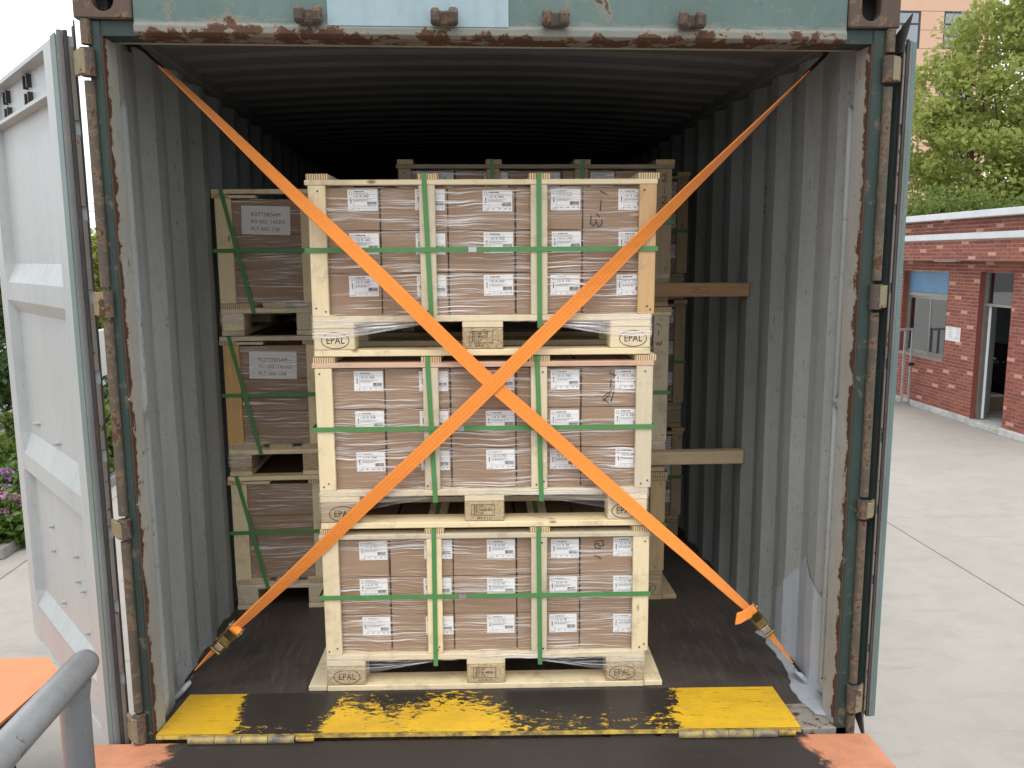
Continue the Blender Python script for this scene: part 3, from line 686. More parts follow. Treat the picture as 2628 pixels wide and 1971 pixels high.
def long_crate(loc, rz, h, label, group, seed, wmat='pine', stamps=None, front=True, runners=False, offx=0, blockmat=('pine', 'chipboard', 'pine'), posts=None, fan=True, straps=(-.188, .202), rpost=None, film_d='film', rail=None):
    random.seed(seed)
    e = empty('wooden_crate', loc, rz, label=label, cat='crate', group=group)
    bl = [(-.6, -.455), (-.0725, .0725), (.455, .6)]; by = [(0, .1), (.3275, .4725), (.7, .8)]
    for ya, yb in by: board('bottom_board', -.6, .6, ya, yb, 0, .022, wmat, e)
    for i, (xa, xb) in enumerate(bl):
        for k, (ya, yb) in enumerate(by):
            b = block(xa, xb, ya+.0015, yb-.0015, .0225, .0995, blockmat[i], e)
            if k == 0 and stamps:
                if i == 1: stamp_ippc(b, *stamps).location = (0, .0015, 0)
                else: stamp_epal(b, jx=random.uniform(-.01, .01)).location = (0, .0015, 0)
        board('stringer_board', xa, xb, .0005, .7995, .1, .1215, wmat, e)
    for ya, yb in ((0, .145), (.185, .285), (.3275, .4725), (.515, .615), (.655, .8)): board('deck_board', -.6, .6, ya, yb, .122, .144, wmat, e)
    if runners:
        for xa, xb in ((-.672, -.603), (.603, .672)): board('bottom_board', xa, xb, .004, .8, .0, .02, wmat, e)
    posts = posts or [(-.600, -.540), (-.216, -.160), (.172, .231), (.552, .612)]
    top = h-.040
    for i, (xa, xb) in enumerate(posts):
        mt = rpost if (rpost and i == len(posts)-1) else wmat
        for ya, yb in ((0, .018), (.782, .8)): board('post', xa, xb, ya, yb, .1445, top-.0005, mt if ya == 0 else wmat, e, jit=.004)
        endboard('top_board', xa-.004, xb+.010, 0.0, .8, h-.0215, h-.0015, wmat, e)
    for ya, yb in ((-.002, .055), (.745, .80)): board('top_rail', -.61, .615, ya, yb, top, h-.022, rail or wmat, e)
    for xa, xb in posts:
        for zz in (.160, .172, top-.02): put('nail', NAIL, ((xa+xb)/2+random.uniform(-.018, .018), -.0006, zz), e)
    for x in (-.6, .594):    # side rails and side posts
        for ya, yb in ((.25, .31), (.5, .56)): board('post', x, x+.018, ya, yb, .1445, top-.0005, wmat, e)
    # green straps
    for sx in straps:
        tl = random.uniform(-.010, .010)
        mb = MB(); a, b = sx-tl, sx+tl
        mb.prism([(a-.0085, h-.001), (a+.0085, h-.001), (b+.0085, .098), (b-.0085, .098)], 1, -.0045, -.0034)
        mb.box(a-.0085, a+.0085, -.0045, .80, h-.0013, h-.0004)
        s = mb.build('vertical_strap', 'green_strap', e)
    zb = .374
    mb = MB().box(-.616, .618, -.0062, -.0048, zb-.0085, zb+.0085).box(-.617, -.6162, -.005, .805, zb-.0085, zb+.0085).box(.6172, .618, -.005, .805, zb-.0085, zb+.0085)
    s = mb.build('band_strap', 'green_strap', e)
    kx = random.uniform(-.12, .0)
    k = MB()
    for q in range(3): k.box(kx-.013+q*.009, kx-.006+q*.009, -.0105, -.0063, zb-.009, zb+.009)
    k.box(kx-.014, kx+.014, -.0085, -.0063, zb-.007, zb+.007); k.build('buckle', 'buckle', s)
    # stretch film in front of the cartons
    mb = MB(); nx, nz = 24, 10; u0 = seed*3.17
    def fp(i, j):
        x = -.598+1.196*i/nx; z = .146+(top-.15)*j/nz
        return (x, .0205+.0012*mnoise.noise(Vector((x*7, z*20, seed))), z)
    for i in range(nx):
        for j in range(nz):
            uu, vv = i/nx*1.2+u0, j/nz*(top-.146)+seed*.7
            filmq(mb, (fp(i, j), fp(i+1, j), fp(i+1, j+1), fp(i, j+1)), uu, uu+1.2/nx, vv, vv+(top-.146)/nz)
    mb.build('stretch_film', film_d, e, fix=False)
    if fan:
        # film pulled from the strap down over the corner blocks, and wrapped round the deck edge
        for s in (-1, 1):
            mb = MB(); ax = s*.20; n = 8
            for q in range(n):
                t0, t1 = q/n, (q+1)/n
                za = lambda t: .120-.006*t
                zc = lambda t: .128-.062*t
                A0, A1 = (ax, -.003, za(t0)), (ax, -.003, za(t1)); B0, B1 = (s*.455, -.004, zc(t0)+.004), (s*.455, -.004, zc(t1)+.004)
                D0, D1 = (s*.603, -.004, zc(t0)-.004), (s*.603, -.004, zc(t1)-.004); F0, F1 = (s*.606, .10, zc(t0)), (s*.606, .10, zc(t1))
                v0, v1 = t0*.07+seed*.31, t1*.07+seed*.31
                for a_, b_, c_, d_, ua, ub in ((A0, B0, B1, A1, 0, .25), (B0, D0, D1, B1, .25, .4), (D0, F0, F1, D1, .4, .5)): filmq(mb, (a_, b_, c_, d_), ua+seed, ub+seed, v0, v1)
            mb.build('stretch_film', 'film_dense' if (seed+s) % 2 else 'film', e, fix=False)
        mb = MB()
        for i in range(20):
            xa, xb = -.604+1.208*i/20, -.604+1.208*(i+1)/20
            filmq(mb, ((xa, -.0026, .120), (xb, -.0026, .120), (xb, -.0026, .150), (xa, -.0026, .150)), xa+seed, xb+seed, seed*.9, seed*.9+.03)
        mb.build('stretch_film', 'film', e, fix=False)
    return e
# printed carton label, shared
def label_meshes(size):
    paper = MB().box(-.052, .052, 0, .0006, -.0365, .0365).mesh('shipping_label', 'paper')
    mb = MB(); y = -.0003
    oval(mb, -.041, .024, .0060, .0060, .0012, y, 16)
    random.seed(len(size))
    def dashes(x0, x1, z, hgt, mi=1):
        x = x0
        while x < x1: l = random.uniform(.004, .011); rect(mb, x, min(x+l, x1), z, z+hgt, y, mi); x += l+.0016
    dashes(-.030, .006, .0275, .0032, 0); dashes(-.030, .022, .0225, .0018)
    text_into(mb, size, .0135, -.029, .0130, y, 1.0, align='LEFT')
    stroke(mb, [(-.0325, .0195), (-.0325, -.0215), (.049, -.0215)], .0008, y, 1); stroke(mb, [(-.0325, .0195), (.049, .0195)], .0008, y, 1)
    dashes(-.030, .030, .0030, .0018); dashes(-.030, .018, -.0005, .0018); dashes(-.030, .010, -.0040, .0018)
    x = .016
    while x < .047: wv = random.choice((.0006, .001, .0016)); rect(mb, x, x+wv, -.0185, -.0055, y); x += wv+random.choice((.0007, .0011))
    # small screw picture
    mb.quad((-.0435, y, .010), (-.0385, y, .010), (-.0395, y, .006), (-.0425, y, .006)); mb.quad((-.0422, y, .006), (-.0398, y, .006), (-.0408, y, -.012), (-.0412, y, -.012))
    for k in range(5): rect(mb, -.0435, -.0385, .003-.003*k, .0042-.003*k, y)
    for xx in (-.036, -.018, .004, .024, .040): dashes(xx, xx+.008, -.0290, .0028)
    dashes(-.046, -.030, -.0335, .0018)
    pm = mb.mesh('print', ['ink', 'ink_grey'], fix=False)
    return paper, pm
LAB = {s: label_meshes(s) for s in ('10 X 340', '12 X 70')}
CW, CHh, N5 = .2372, .160, ('first', 'second', 'third', 'fourth', 'fifth')
_cm = {}
def carton(E, lx, ly, lz, w_, d_, h_, label, group, lab=None, lx0=.53):
    k = (round(w_, 4), round(d_, 4), round(h_, 4))
    if k not in _cm: _cm[k] = MB().box(-w_/2, w_/2, 0, d_, 0, h_).mesh('carton', 'cardboard', bevel=.0022)
    o = bpy.data.objects.new('carton', _cm[k]); COL.objects.link(o)
    mt = Matrix.Translation(E.location) @ Euler((0, 0, E.rotation_euler.z)).to_matrix().to_4x4() @ Matrix.Translation((lx, ly, lz)) @ Matrix.Rotation(random.uniform(-.004, .004), 4, 'Z')
    o.matrix_world = mt; o.location = mt.to_translation(); o.rotation_euler = mt.to_euler()
    tag(o, label, 'carton', group)
    if lab:
        p, pr_ = LAB[lab]
        q = put('shipping_label', p, (-w_/2+lx0*w_+.052+random.uniform(-.004, .004), -.0011, h_-.0365-random.uniform(.004, .010)), o, (0, random.uniform(-.015, .015), 0)); put('print', pr_, (0, -.0002, 0), q)
    return o
def fill_long(E, h, where, rows, cols, lab, group, labels=True):
    z0 = .1455; ch = (h-.040-.150)/3
    for r in rows:
        for c_ in cols:
            xw = -.593+CW*c_+CW/2
            txt = 'brown carton, %s row, %s from left, %s' % (('bottom', 'middle', 'top')[r], N5[c_], where)
            carton(E, xw+random.uniform(-.001, .001), .0235+random.uniform(0, .003), z0+ch*r, CW-.0052+random.uniform(-.001, .0008), .752, ch-.0028, txt, group, lab)
SX, SY, SR = -.0549, .3505, -.0459
fr = [
 (0.0, .636, 'bottom pine crate of the front stack, resting on the container floor', dict(stamps=(('DE', 'RP 49045', 'HT'), '017-9-11'), runners=True, blockmat=('chipboard', 'chipboard', 'chipboard'), seed=3), 'bottom crate of front stack', '12 X 70'),
 (.6375, .636, 'middle pine crate of the front stack, where the orange straps cross', dict(stamps=(('DE -', 'NI481850', 'HT'), '089-9 11'), seed=5, rail='pine_red', blockmat=('pine_old', 'chipboard', 'pine')), 'middle crate of front stack', '10 X 340'),
 (1.275, .636, 'topmost pine crate of the front stack, with an orange-toned right post', dict(stamps=(('DE - HE', '493027', 'HT'), '003-9-12'), seed=8, rpost='pine_orange'), 'topmost crate of front stack', '10 X 340')]
FRONT = []
for z, h, lab, kw, where, ls in fr:
    E = long_crate((SX+random.uniform(-.004, .004), SY, z), SR, h, lab, 'strapped crates of the front stack', **kw)
    random.seed(kw['seed']+50); fill_long(E, h, where, (0, 1, 2), range(5), ls, 'cartons of the front stack'); FRONT.append(E)
def scrawl(E, lx, lz, strokes, wd=.0032, y=.0208, rz=0):
    mb = MB()
    for s in strokes: stroke(mb, s, wd, 0)
    o = mb.build('handwriting', 'ink', E, fix=False); o.location = (lx, y-.0012, lz); return o
scrawl(FRONT[2], .430, .455, [[(-.012, .118), (.010, .108)], [(-.010, .088), (-.012, .052)], [(-.026, .040), (-.014, .030)], [(-.044, .034), (-.046, .008), (-.036, -.002), (-.026, .012), (-.028, .022)], [(-.026, .012), (-.018, -.004), (-.006, .004), (-.006, .020)]])
scrawl(FRONT[1], .470, .470, [[(-.012, .098), (.012, .088)], [(-.006, .076), (-.008, .046)], [(-.032, .012), (-.004, .034)], [(-.036, .004), (-.014, -.012)], [(-.034, -.006), (-.010, .020)], [(.004, .028), (-.006, -.008)]])
scrawl(FRONT[0], .430, .485, [[(-.020, .086), (.010, .090), (.014, .070), (-.002, .066), (-.006, .078), (-.020, .076), (-.018, .062), (.002, .058)], [(-.020, .032), (-.004, .026), (.004, .018)]])
# ---- stack behind on the right
mid = [(0.0, .628, dict(seed=13, stamps=(('DE', '49045', 'HT'), '011-9'), runners=True)), (.6295, .766, dict(seed=17, stamps=None)), (1.397, .648, dict(seed=19, stamps=None))]
MIDS = []; MX, MY = .212, 1.13
for k, (z, h, kw) in enumerate(mid):
    nm = ('bottom', 'middle', 'top')[k]
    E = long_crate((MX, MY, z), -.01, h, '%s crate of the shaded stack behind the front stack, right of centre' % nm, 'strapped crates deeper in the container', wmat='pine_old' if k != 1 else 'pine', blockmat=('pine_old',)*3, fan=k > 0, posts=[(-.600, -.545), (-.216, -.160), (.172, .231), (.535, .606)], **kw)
    random.seed(90+k); fill_long(E, h, '%s crate of second stack' % nm, (2,) if k == 2 else (), range(4), '10 X 340', 'cartons deeper in the container')
    fill_long(E, h, '%s crate of second stack' % nm, (0, 1, 2), (4,), '10 X 340', 'cartons deeper in the container'); MIDS.append(E)
_two = [(-.010, .010), (-.002, .017), (.008, .012), (.006, .002), (-.010, -.013), (.012, -.011)]
scrawl(MIDS[2], .570, .46, [[(x, z+dz) for x, z in _two] for dz in (.105, .010, -.045)]+[[(-.003, .066), (.003, .056)], [(.001, .048), (.001, .040)]], y=-.001)
scrawl(MIDS[1], .560, .62, [[(-.012, .070), (.010, .060)], [(-.002, .040), (-.004, .018)], [(-.014, -.016), (-.008, -.028), (.0, -.014), (.006, -.030), (.014, -.016), (.012, -.006)]], y=-.001)
# ---- far stack
for k, (z, h) in enumerate(((0, .66), (.662, .72), (1.384, .69))):
    nm = ('bottom', 'middle', 'top')[k]
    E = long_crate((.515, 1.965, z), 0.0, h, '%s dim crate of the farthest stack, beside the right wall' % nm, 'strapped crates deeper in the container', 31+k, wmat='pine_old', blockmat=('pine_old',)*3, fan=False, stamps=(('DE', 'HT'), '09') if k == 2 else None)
    random.seed(120+k); fill_long(E, h, '%s crate of farthest stack' % nm, (0, 1, 2), (4,), '10 X 340', 'cartons deeper in the container')
# ---- left stack, short sides facing out
def short_crate(loc, rz, h, label, seed, lblock):
    random.seed(seed); e = empty('wooden_crate', loc, rz, label=label, cat='crate', group='strapped crates of the left stack')
    W = .8; D = 1.2; bx = [(0, .1), (.3275, .4725), (.7, .8)]; by = [(0, .145), (.5275, .6725), (1.055, 1.2)]; wm = 'pine'
    for i, (xa, xb) in enumerate(bx):
        board('bottom_board', xa, xb, 0, D, 0, .022, wm, e)
        for ya, yb in by: block(xa+.0015, xb-.0015, ya, yb, .0225, .0995, lblock, e)
    for ya, yb in by: board('stringer_board', .0005, W-.0005, ya+.0005, yb, .1, .1215, wm, e)
    for xa, xb in ((0, .145), (.185, .285), (.3275, .4725), (.515, .615), (.655, .8)): endboard('deck_board', xa, xb, 0, D, .122, .144, wm, e)
    top = h-.040
    for i, (xa, xb) in enumerate(((0, .070), (.365, .435), (.73, .8))):
        board('post', xa, xb, 0, .018, .1445, top-.0005, ('pine', 'pine', 'pine')[i] if seed != 43 or i else 'pine_orange', e, jit=.003)
        board('post', xa, xb, D-.018, D, .1445, top-.0005, wm, e)
    board('post', -.0005, .0175, .0185, .065, .1445, top-.0005, wm, e)
    for ya, yb in ((-.001, .06), (1.14, 1.2)): board('top_board', -.012, W+.01, ya, yb, h-.0215, h-.0015, wm, e)
    for xa, xb in ((-.014, .055), (.35, .42), (.745, .81)): endboard('top_rail', xa, xb, .0, D, top, h-.022, wm, e)
    board('top_spacer', .055, .175, .004, .05, top+.0005, top+.013, wm, e)
    mb = MB().prism([(.020, h-.001), (.038, h-.001), (.155, .098), (.137, .098)], 1, -.0040, -.003).box(.020, .038, -.004, D, h-.0013, h-.0004); mb.build('vertical_strap', 'green_strap', e)
    mb = MB().box(-.014, W+.014, -.0062, -.0048, .366, .383).box(-.0145, -.0138, -.005, D, .366, .383); mb.build('band_strap', 'green_strap', e)
    mb = MB(); nx, nz = 14, 8
    def fp(i, j): x = .002+.796*i/nx; z = .146+(top-.15)*j/nz; return (x, .0205+.001*mnoise.noise(Vector((x*9, z*20, seed))), z)
    for i in range(nx):
        for j in range(nz):
            uu, vv = i/nx*.8+seed*2.2, j/nz*.45+seed*.7; filmq(mb, (fp(i, j), fp(i+1, j), fp(i+1, j+1), fp(i, j+1)), uu, uu+.8/nx, vv, vv+.45/nz)
    mb.build('stretch_film', 'film', e, fix=False)
    mb = MB()
    for i in range(14):
        xa, xb = .002+.796*i/14, .002+.796*(i+1)/14; filmq(mb, ((xa, -.0026, .098), (xb, -.0026, .098), (xb, -.0026, .160), (xa, -.0026, .160)), xa+seed, xb+seed, seed*.9, seed*.9+.06)
    mb.build('stretch_film', 'film', e, fix=False)
    if z_ > .1:
        mb = MB()
        for i in range(4):
            xa, xb = -.003+.106*i/4, -.003+.106*(i+1)/4; filmq(mb, ((xa, -.004, .045), (xb, -.004, .05), (xb, -.004, .11), (xa, -.004, .11)), xa+seed, xb+seed, seed*.5, seed*.5+.07)
        mb.build('stretch_film', 'film_dense', e, fix=False)
    return e
for k, z_ in enumerate((0.0, .641, 1.282)):
    nm = ('bottom', 'middle', 'top')[k]; h = .640
    E = short_crate((-1.186, 1.165, z_), -.004, h, '%s crate of the left stack, against the left container wall' % nm, 41+k*2, ('pine', 'chipboard', 'pine')[k])
    ch = (h-.040-.150)/3; random.seed(200+k)
    for r in range(3):
        for c_, (xa, xb) in enumerate(((.02, .398), (.40, .778))):
            rn = ('bottom', 'middle', 'top')[r]
            o = carton(E, (xa+xb)/2, .0235+random.uniform(0, .003), .1455+ch*r, xb-xa-.002, 1.15, ch-.0018, 'wide brown carton, %s row, %s column of the %s left-stack crate' % (rn, ('left', 'right')[c_], nm), 'cartons of the left stack')
            if c_ == 0 and r == 2 and k > 0:
                sh = put('address_sheet', MB().box(-.105, .105, 0, .0006, -.062, .062).mesh('address_sheet', 'paper'), (.003, -.0035, .060), o, (0, R(1.5), 0))
                sh.scale.y = 1
                mb = MB()
                for q, t_ in enumerate(('ROTTERDAM', 'PO NO: 142305', 'PLT NO: %s#' % ('15', '17')[k-1])): text_into(mb, t_, .0235, -.064, .024-.031*q, -.0004, .86, align='LEFT', spacing=1.1)
                mb.build('print', 'ink', sh, fix=False)
# ================================================================= bracing timbers
tb = board('timber_beam', -.38, 1.160, 1.05, 1.105, 1.445, 1.506, 'beam_wood', None); tag(tb, 'upper brown timber brace with a stamp, from second stack to right wall', 'timber', 'bracing timbers'); tb.rotation_euler = (0, .004, 0)
mb = MB(); stroke(mb, [(-.032, -.012), (.032, -.012), (.032, .012), (-.032, .012), (-.032, -.012)], .0014, 0); text_into(mb, 'PHI', .016, -.012, 0, 0, .8); sm_ = mb.build('stamp', 'stamp_ink', tb, fix=False); sm_.location = (.545, -.0281, 0)
tb2 = board('timber_beam', -.38, 1.160, 1.05, 1.105, .681, .741, 'beam_pale', None); tag(tb2, 'lower pale timber brace, from second stack to right wall', 'timber', 'bracing timbers'); tb2.rotation_euler = (0, .006, 0)

# ================================================================= orange ratchet straps
def ribbon(mb, P, Wd, wid, th=.0022):
    """two-sided strap: points, width directions, widths"""
    L = 0; prev = None; rows = []
    for p, d_, ww in zip(P, Wd, wid):
        p = Vector(p)
        if prev is not None: L += (p-prev).length
        prev = p; rows.append((p, d_.normalized()*ww/2, L))
    for (p, a, l0), (q, b, l1) in zip(rows[:-1], rows[1:]):
        t = (q-p).normalized(); n0 = t.cross(a.normalized())*th; n1 = t.cross(b.normalized())*th
        uv = ((l0, 0), (l1, 0), (l1, 1), (l0, 1))
        mb.quad(p-a-n0, q-b-n1, q+b-n1, p+a-n0, uv=uv); mb.quad(p+a+n0, q+b+n1, q-b+n1, p-a+n0, uv=((l0, 1), (l1, 1), (l1, 0), (l0, 0)))
        mb.quad(p-a-n0, p-a+n0, q-b+n1, q-b-n1, uv=((l0, 0),)*4); mb.quad(p+a+n0, p+a-n0, q+b-n1, q+b+n1, uv=((l0, 1),)*4)
def orange_strap(label, TOP, MID, RAT, BOT, tw_top, tw_bot, dash, tail):
    TOP, MID, RAT, BOT = map(Vector, (TOP, MID, RAT, BOT))
    E = empty('ratchet_strap', (BOT.x, BOT.y, 0.0), label=label, cat='strap', group='orange ratchet straps crossed over the front stack'); off = Matrix.Translation(-E.location)
    def pt(mb, name, mat, par=None, **k): o = mb.build(name, mat, None, **k); o.parent = par or E; o.matrix_parent_inverse = off if par is None else Matrix.Identity(4); return o
    ax = (RAT-TOP).normalized(); yv = Vector((0, 1, 0)); wv = ax.cross(yv).normalized()
    hook_l = .105; S = TOP+ax*hook_l
    P, Wd, wi = [], [], []; n = 46
    for i in range(n+1):
        t = i/n; p = S.lerp(RAT, t); 
        tm = (MID-S).dot(ax)/(RAT-S).length
        dev = MID-(S.lerp(RAT, tm)); s_ = t/tm if t < tm else (1-t)/(1-tm); p = p+dev*s_
        a = tw_top*max(0, 1-t/.42)**1.0+tw_bot*max(0, (t-.60)/.40)**1.6
        p = p+yv*(.0035*math.sin(t*9.0)-.002)*min(1, 4*t*(1-t))+wv*.0015*math.sin(t*23); P.append(p); Wd.append(wv*math.cos(a)+yv*math.sin(a)); wi.append(.050)
    mb = MB(); ribbon(mb, P, Wd, wi); web = pt(mb, 'webbing', 'orange_webbing', fix=False)
    at_ = web.data.attributes.new('dash_side', 'FLOAT', 'POINT'); at_.data.foreach_set('value', [dash]*len(web.data.vertices))
    # top hook: flat double wire J
    for s_ in (-1, 1):
        o_ = yv*.012*s_
        pt(MB().tube([S+ax*.01+o_, S-ax*.03+o_, TOP+ax*.03+o_, TOP+ax*.004+o_*.8-wv*.006, TOP-ax*.012+o_*.7-wv*.022, TOP+ax*.006+o_*.6-wv*.034], .0048, 8), 'hook', 'hook_steel', smooth=True)
    # ratchet, local frame: X along strap (downwards), Y to the viewer, Z across
    x = (BOT-RAT).normalized(); y = Vector((0, -1, 0)); y = (y-x*y.dot(x)).normalized(); z = x.cross(y)
    Mx = Matrix((x, y, z)).transposed().to_4x4(); Mx.translation = RAT
    rt = bpy.data.objects.new('ratchet', MB().prism([(-.018, -.016), (-.026, .004), (-.016, .026), (.012, .030), (.050, .020), (.112, .016), (.120, .004), (.112, -.008), (.03, -.016)], 2, -.031, -.0285).prism([(-.018, -.016), (-.026, .004), (-.016, .026), (.012, .030), (.050, .020), (.112, .016), (.120, .004), (.112, -.008), (.03, -.016)], 2, .0285, .031).box(.02, .10, -.014, -.011, -.028, .028).tube([(.104, .004, -.036), (.104, .004, .036)], .006, 10).tube([(0, .004, -.040), (0, .004, .040)], .009, 12).mesh('ratchet', 'zinc_yellow', bevel=.0006))
    link(rt, E); rt.matrix_parent_inverse = off; Mx = Mx @ Matrix.Scale(.76, 4); rt.matrix_world = Mx; rt.matrix_basis = Mx
    MB().tube([(0, .004, -.026), (0, .004, .026)], .021, 18).build('webbing_roll', 'orange_webbing', rt, smooth=True)
    for s_ in (-1, 1):
        g_ = MB()
        for q in range(12):
            a0 = 2*math.pi*q/12; g_.prism([(math.cos(a0-.16)*.021, .004+math.sin(a0-.16)*.021), (math.cos(a0-.10)*.027, .004+math.sin(a0-.10)*.027), (math.cos(a0+.10)*.027, .004+math.sin(a0+.10)*.027), (math.cos(a0+.16)*.021, .004+math.sin(a0+.16)*.021)], 2, s_*.033-.001, s_*.033+.001)
        g_.tube([(0, .004, s_*.0322), (0, .004, s_*.0340)], .0215, 18); g_.build('ratchet_wheel', 'zinc', rt)
    MB().prism([(.02, .028), (.10, .034), (.150, .030), (.152, .024), (.10, .026), (.02, .021)], 2, -.026, -.023).prism([(.02, .028), (.10, .034), (.150, .030), (.152, .024), (.10, .026), (.02, .021)], 2, .023, .026).box(.055, .090, .026, .031, -.023, .023).tube([(.143, .027, -.028), (.143, .027, .028)], .007, 10).build('handle', 'zinc_yellow', rt, bevel=.0005)
    MB().box(.096, .126, .0322, .0345, -.020, .020).build('release_tab', 'zinc', rt, bevel=.001)
    # lower webbing, edge on, and hook
    J = RAT+x*.075; K = BOT-x*.050; P = [J.lerp(K, i/6) for i in range(7)]
    mb = MB(); ribbon(mb, P, [z*math.cos(a)+y*math.sin(a) for a in [.75+.12*i for i in range(7)]], [.034]*7); lw = pt(mb, 'webbing', 'orange_webbing', fix=False)
    at_ = lw.data.attributes.new('dash_side', 'FLOAT', 'POINT'); at_.data.foreach_set('value', [0.0]*len(lw.data.vertices))
    for s_ in (-1, 1):
        o_ = y*.011*s_
        pt(MB().tube([K-x*.01+o_, K+x*.03+o_, BOT-x*.02+o_, BOT+x*.004+o_*.9+Vector((0, 0, -.004)), BOT+x*.012+o_*.7+Vector((0, 0, -.014)), BOT+o_*.6+Vector((0, 0, -.022))], .0055, 8), 'hook', 'hook_steel', smooth=True)
    if tail:
        s2 = RAT+y*.03; mb = MB(); ribbon(mb, [s2+Vector((-.005, 0, .015)), s2+Vector((-.03, -.006, .004)), s2+Vector((-.052, -.008, -.008)), s2+Vector((-.070, -.008, -.012))], [Vector((.15, .1, 1))]*4, [.05, .048, .046, .044]); tl = pt(mb, 'strap_tail', 'orange_webbing', fix=False)
        at_ = tl.data.attributes.new('dash_side', 'FLOAT', 'POINT'); at_.data.foreach_set('value', [0.0]*len(tl.data.vertices))
orange_strap('plain orange strap from the upper left corner down to the lower right ratchet', (-1.165, .285, 2.312), (-.021, .324, 1.174), (.942, .300, .300), (1.142, .305, .052), 1.45, 1.15, 0.0, True)
orange_strap('orange strap with dashed lines from the upper right corner down to the lower left ratchet', (1.135, .280, 2.310), (-.021, .316, 1.174), (-.985, .385, .262), (-1.176, .405, .066), 1.45, .85, 1.0, False)

# ================================================================= LOADING RAMP in front of the sill
def wp(mb, name, mat, par, **k):
    """world-coordinate mesh made a part of an (unrotated) Empty"""
    o = mb.build(name, mat, None, **k); o.parent = par; o.matrix_parent_inverse = Matrix.Translation(-par.location); return o
ramp = empty('loading_ramp', (0, -2.2, GZ), label='steel loading ramp with worn black deck and orange edges below the container door', cat='ramp')
FL, FR = Vector((-1.350, -.012, .060)), Vector((1.237, -.052, .002)); NL, NR = Vector((-1.38, -4.4, .02)), Vector((1.20, -4.4, -.03)); dn = Vector((0, 0, -.018))
d_ = MB(); d_.v = [tuple(p) for p in (FL, FR, NR, NL, FL+dn, FR+dn, NR+dn, NL+dn)]
for f in ((0, 3, 2, 1), (4, 5, 6, 7), (0, 1, 5, 4), (1, 2, 6, 5), (2, 3, 7, 6), (3, 0, 4, 7)): d_.f.append(f); d_.uv.append(None); d_.mi.append(0)
wp(d_, 'deck', 'ramp_deck_paint', ramp, bevel=.003)
for xa, xb, z in ((-1.36, -1.28, .035), (1.14, 1.215, -.02)): wp(MB().box(xa, xb, -4.38, -.07, z-.17, z-.02), 'side_beam', 'orange_steel', ramp, bevel=.004)
for x in (-.6, 0, .6): wp(MB().box(x-.03, x+.03, -4.36, -.08, -.14, -.045), 'cross_beam', 'dark_red_steel', ramp)
for x in (-1.32, 1.175):
    for y in (-.5, -4.0): wp(MB().box(x-.035, x+.035, y-.035, y+.035, GZ, -.18), 'leg', 'orange_steel', ramp, bevel=.003)
LFL, LFR, LBL, LBR = Vector((-1.153, -.004, .078)), Vector((1.004, -.045, .030)), Vector((-1.160, .366, .016)), Vector((1.022, .262, .012))
lm_ = MB(); nl = 12; tops = []
for i in range(nl+1):
    t = i/nl; a, b = LFL.lerp(LFR, t), LBL.lerp(LBR, t); tops.append((a, b))
for (a, b), (c, e) in zip(tops[:-1], tops[1:]): lm_.quad(a, c, e, b); lm_.quad(b+Vector((0, 0, -.010)), e+Vector((0, 0, -.010)), c+Vector((0, -.004, -.014)), a+Vector((0, -.004, -.014))); lm_.quad(b, e, e+Vector((0, 0, -.010)), b+Vector((0, 0, -.010)))
for (a, b) in (tops[0], tops[-1]): lm_.quad(a, b, b+Vector((0, 0, -.010)), a+Vector((0, -.004, -.014)))
lipo = wp(lm_, 'lip_plate', 'lip_paint', ramp)
em = MB()
for (a, b), (c, e) in zip(tops[:-1], tops[1:]): em.quad(a+Vector((0, -.0008, -.0005)), c+Vector((0, -.0008, -.0005)), c+Vector((0, -.0050, -.014)), a+Vector((0, -.0050, -.014)))
wp(em, 'lip_edge', 'yellow_worn', ramp)
for xa, xb in ((-1.045, -.700), (.575, .915)):
    n = 4; t0 = (xa+1.153)/2.157; t1 = (xb+1.153)/2.157; A = LFL.lerp(LFR, t0)+Vector((0, -.017, -.010)); B = LFL.lerp(LFR, t1)+Vector((0, -.017, -.010))
    hg = wp(MB().tube([A, B], .006, 8), 'lip_hinge', 'hook_steel', ramp)
    for k in range(n):
        p, q = A.lerp(B, (k+.012)/n), A.lerp(B, (k+.988)/n); kn = MB().tube([p, q], .0135, 14).build('knuckle', 'knuckle', None, smooth=True); kn.parent = hg
    p, q = B+(B-A)*.01, B+(B-A)*.18
    wp(MB().tube([p, q], .009, 10), 'hinge_pin', 'yellow_worn', ramp, smooth=True)
# handrail
rx, rz_ = -.934, .790
hr = wp(MB().tube([(rx, -.905, rz_), (rx, -.909, rz_), (rx, -.917, rz_), (rx, -.935, rz_), (rx, -1.2, rz_), (rx, -1.6, rz_), (rx, -2.4, rz_), (rx, -4.2, rz_)], [.008, .019, .026, .030, .030, .030, .030, .030], 24), 'handrail', 'galvanised', ramp, smooth=True)
wp(MB().tube([(rx-.006, -.975, .045), (rx-.006, -.975, .45), (rx-.004, -.975, rz_-.012)], .029, 24), 'rail_post', 'galvanised', ramp, smooth=True)
wp(MB().tube([(rx, -4.1, .02), (rx, -4.1, rz_-.012)], .029, 16), 'rail_post', 'galvanised', ramp, smooth=True)
wp(MB().tube([(rx-.006, -.975, rz_-.055), (rx-.006, -.975, rz_-.020)], [.0305, .036], 20), 'weld_collar', 'galvanised', ramp, smooth=True)
wp(MB().box(rx-.07, rx+.06, -1.04, -.91, .044, .056), 'rail_foot', 'galvanised', ramp, bevel=.002)
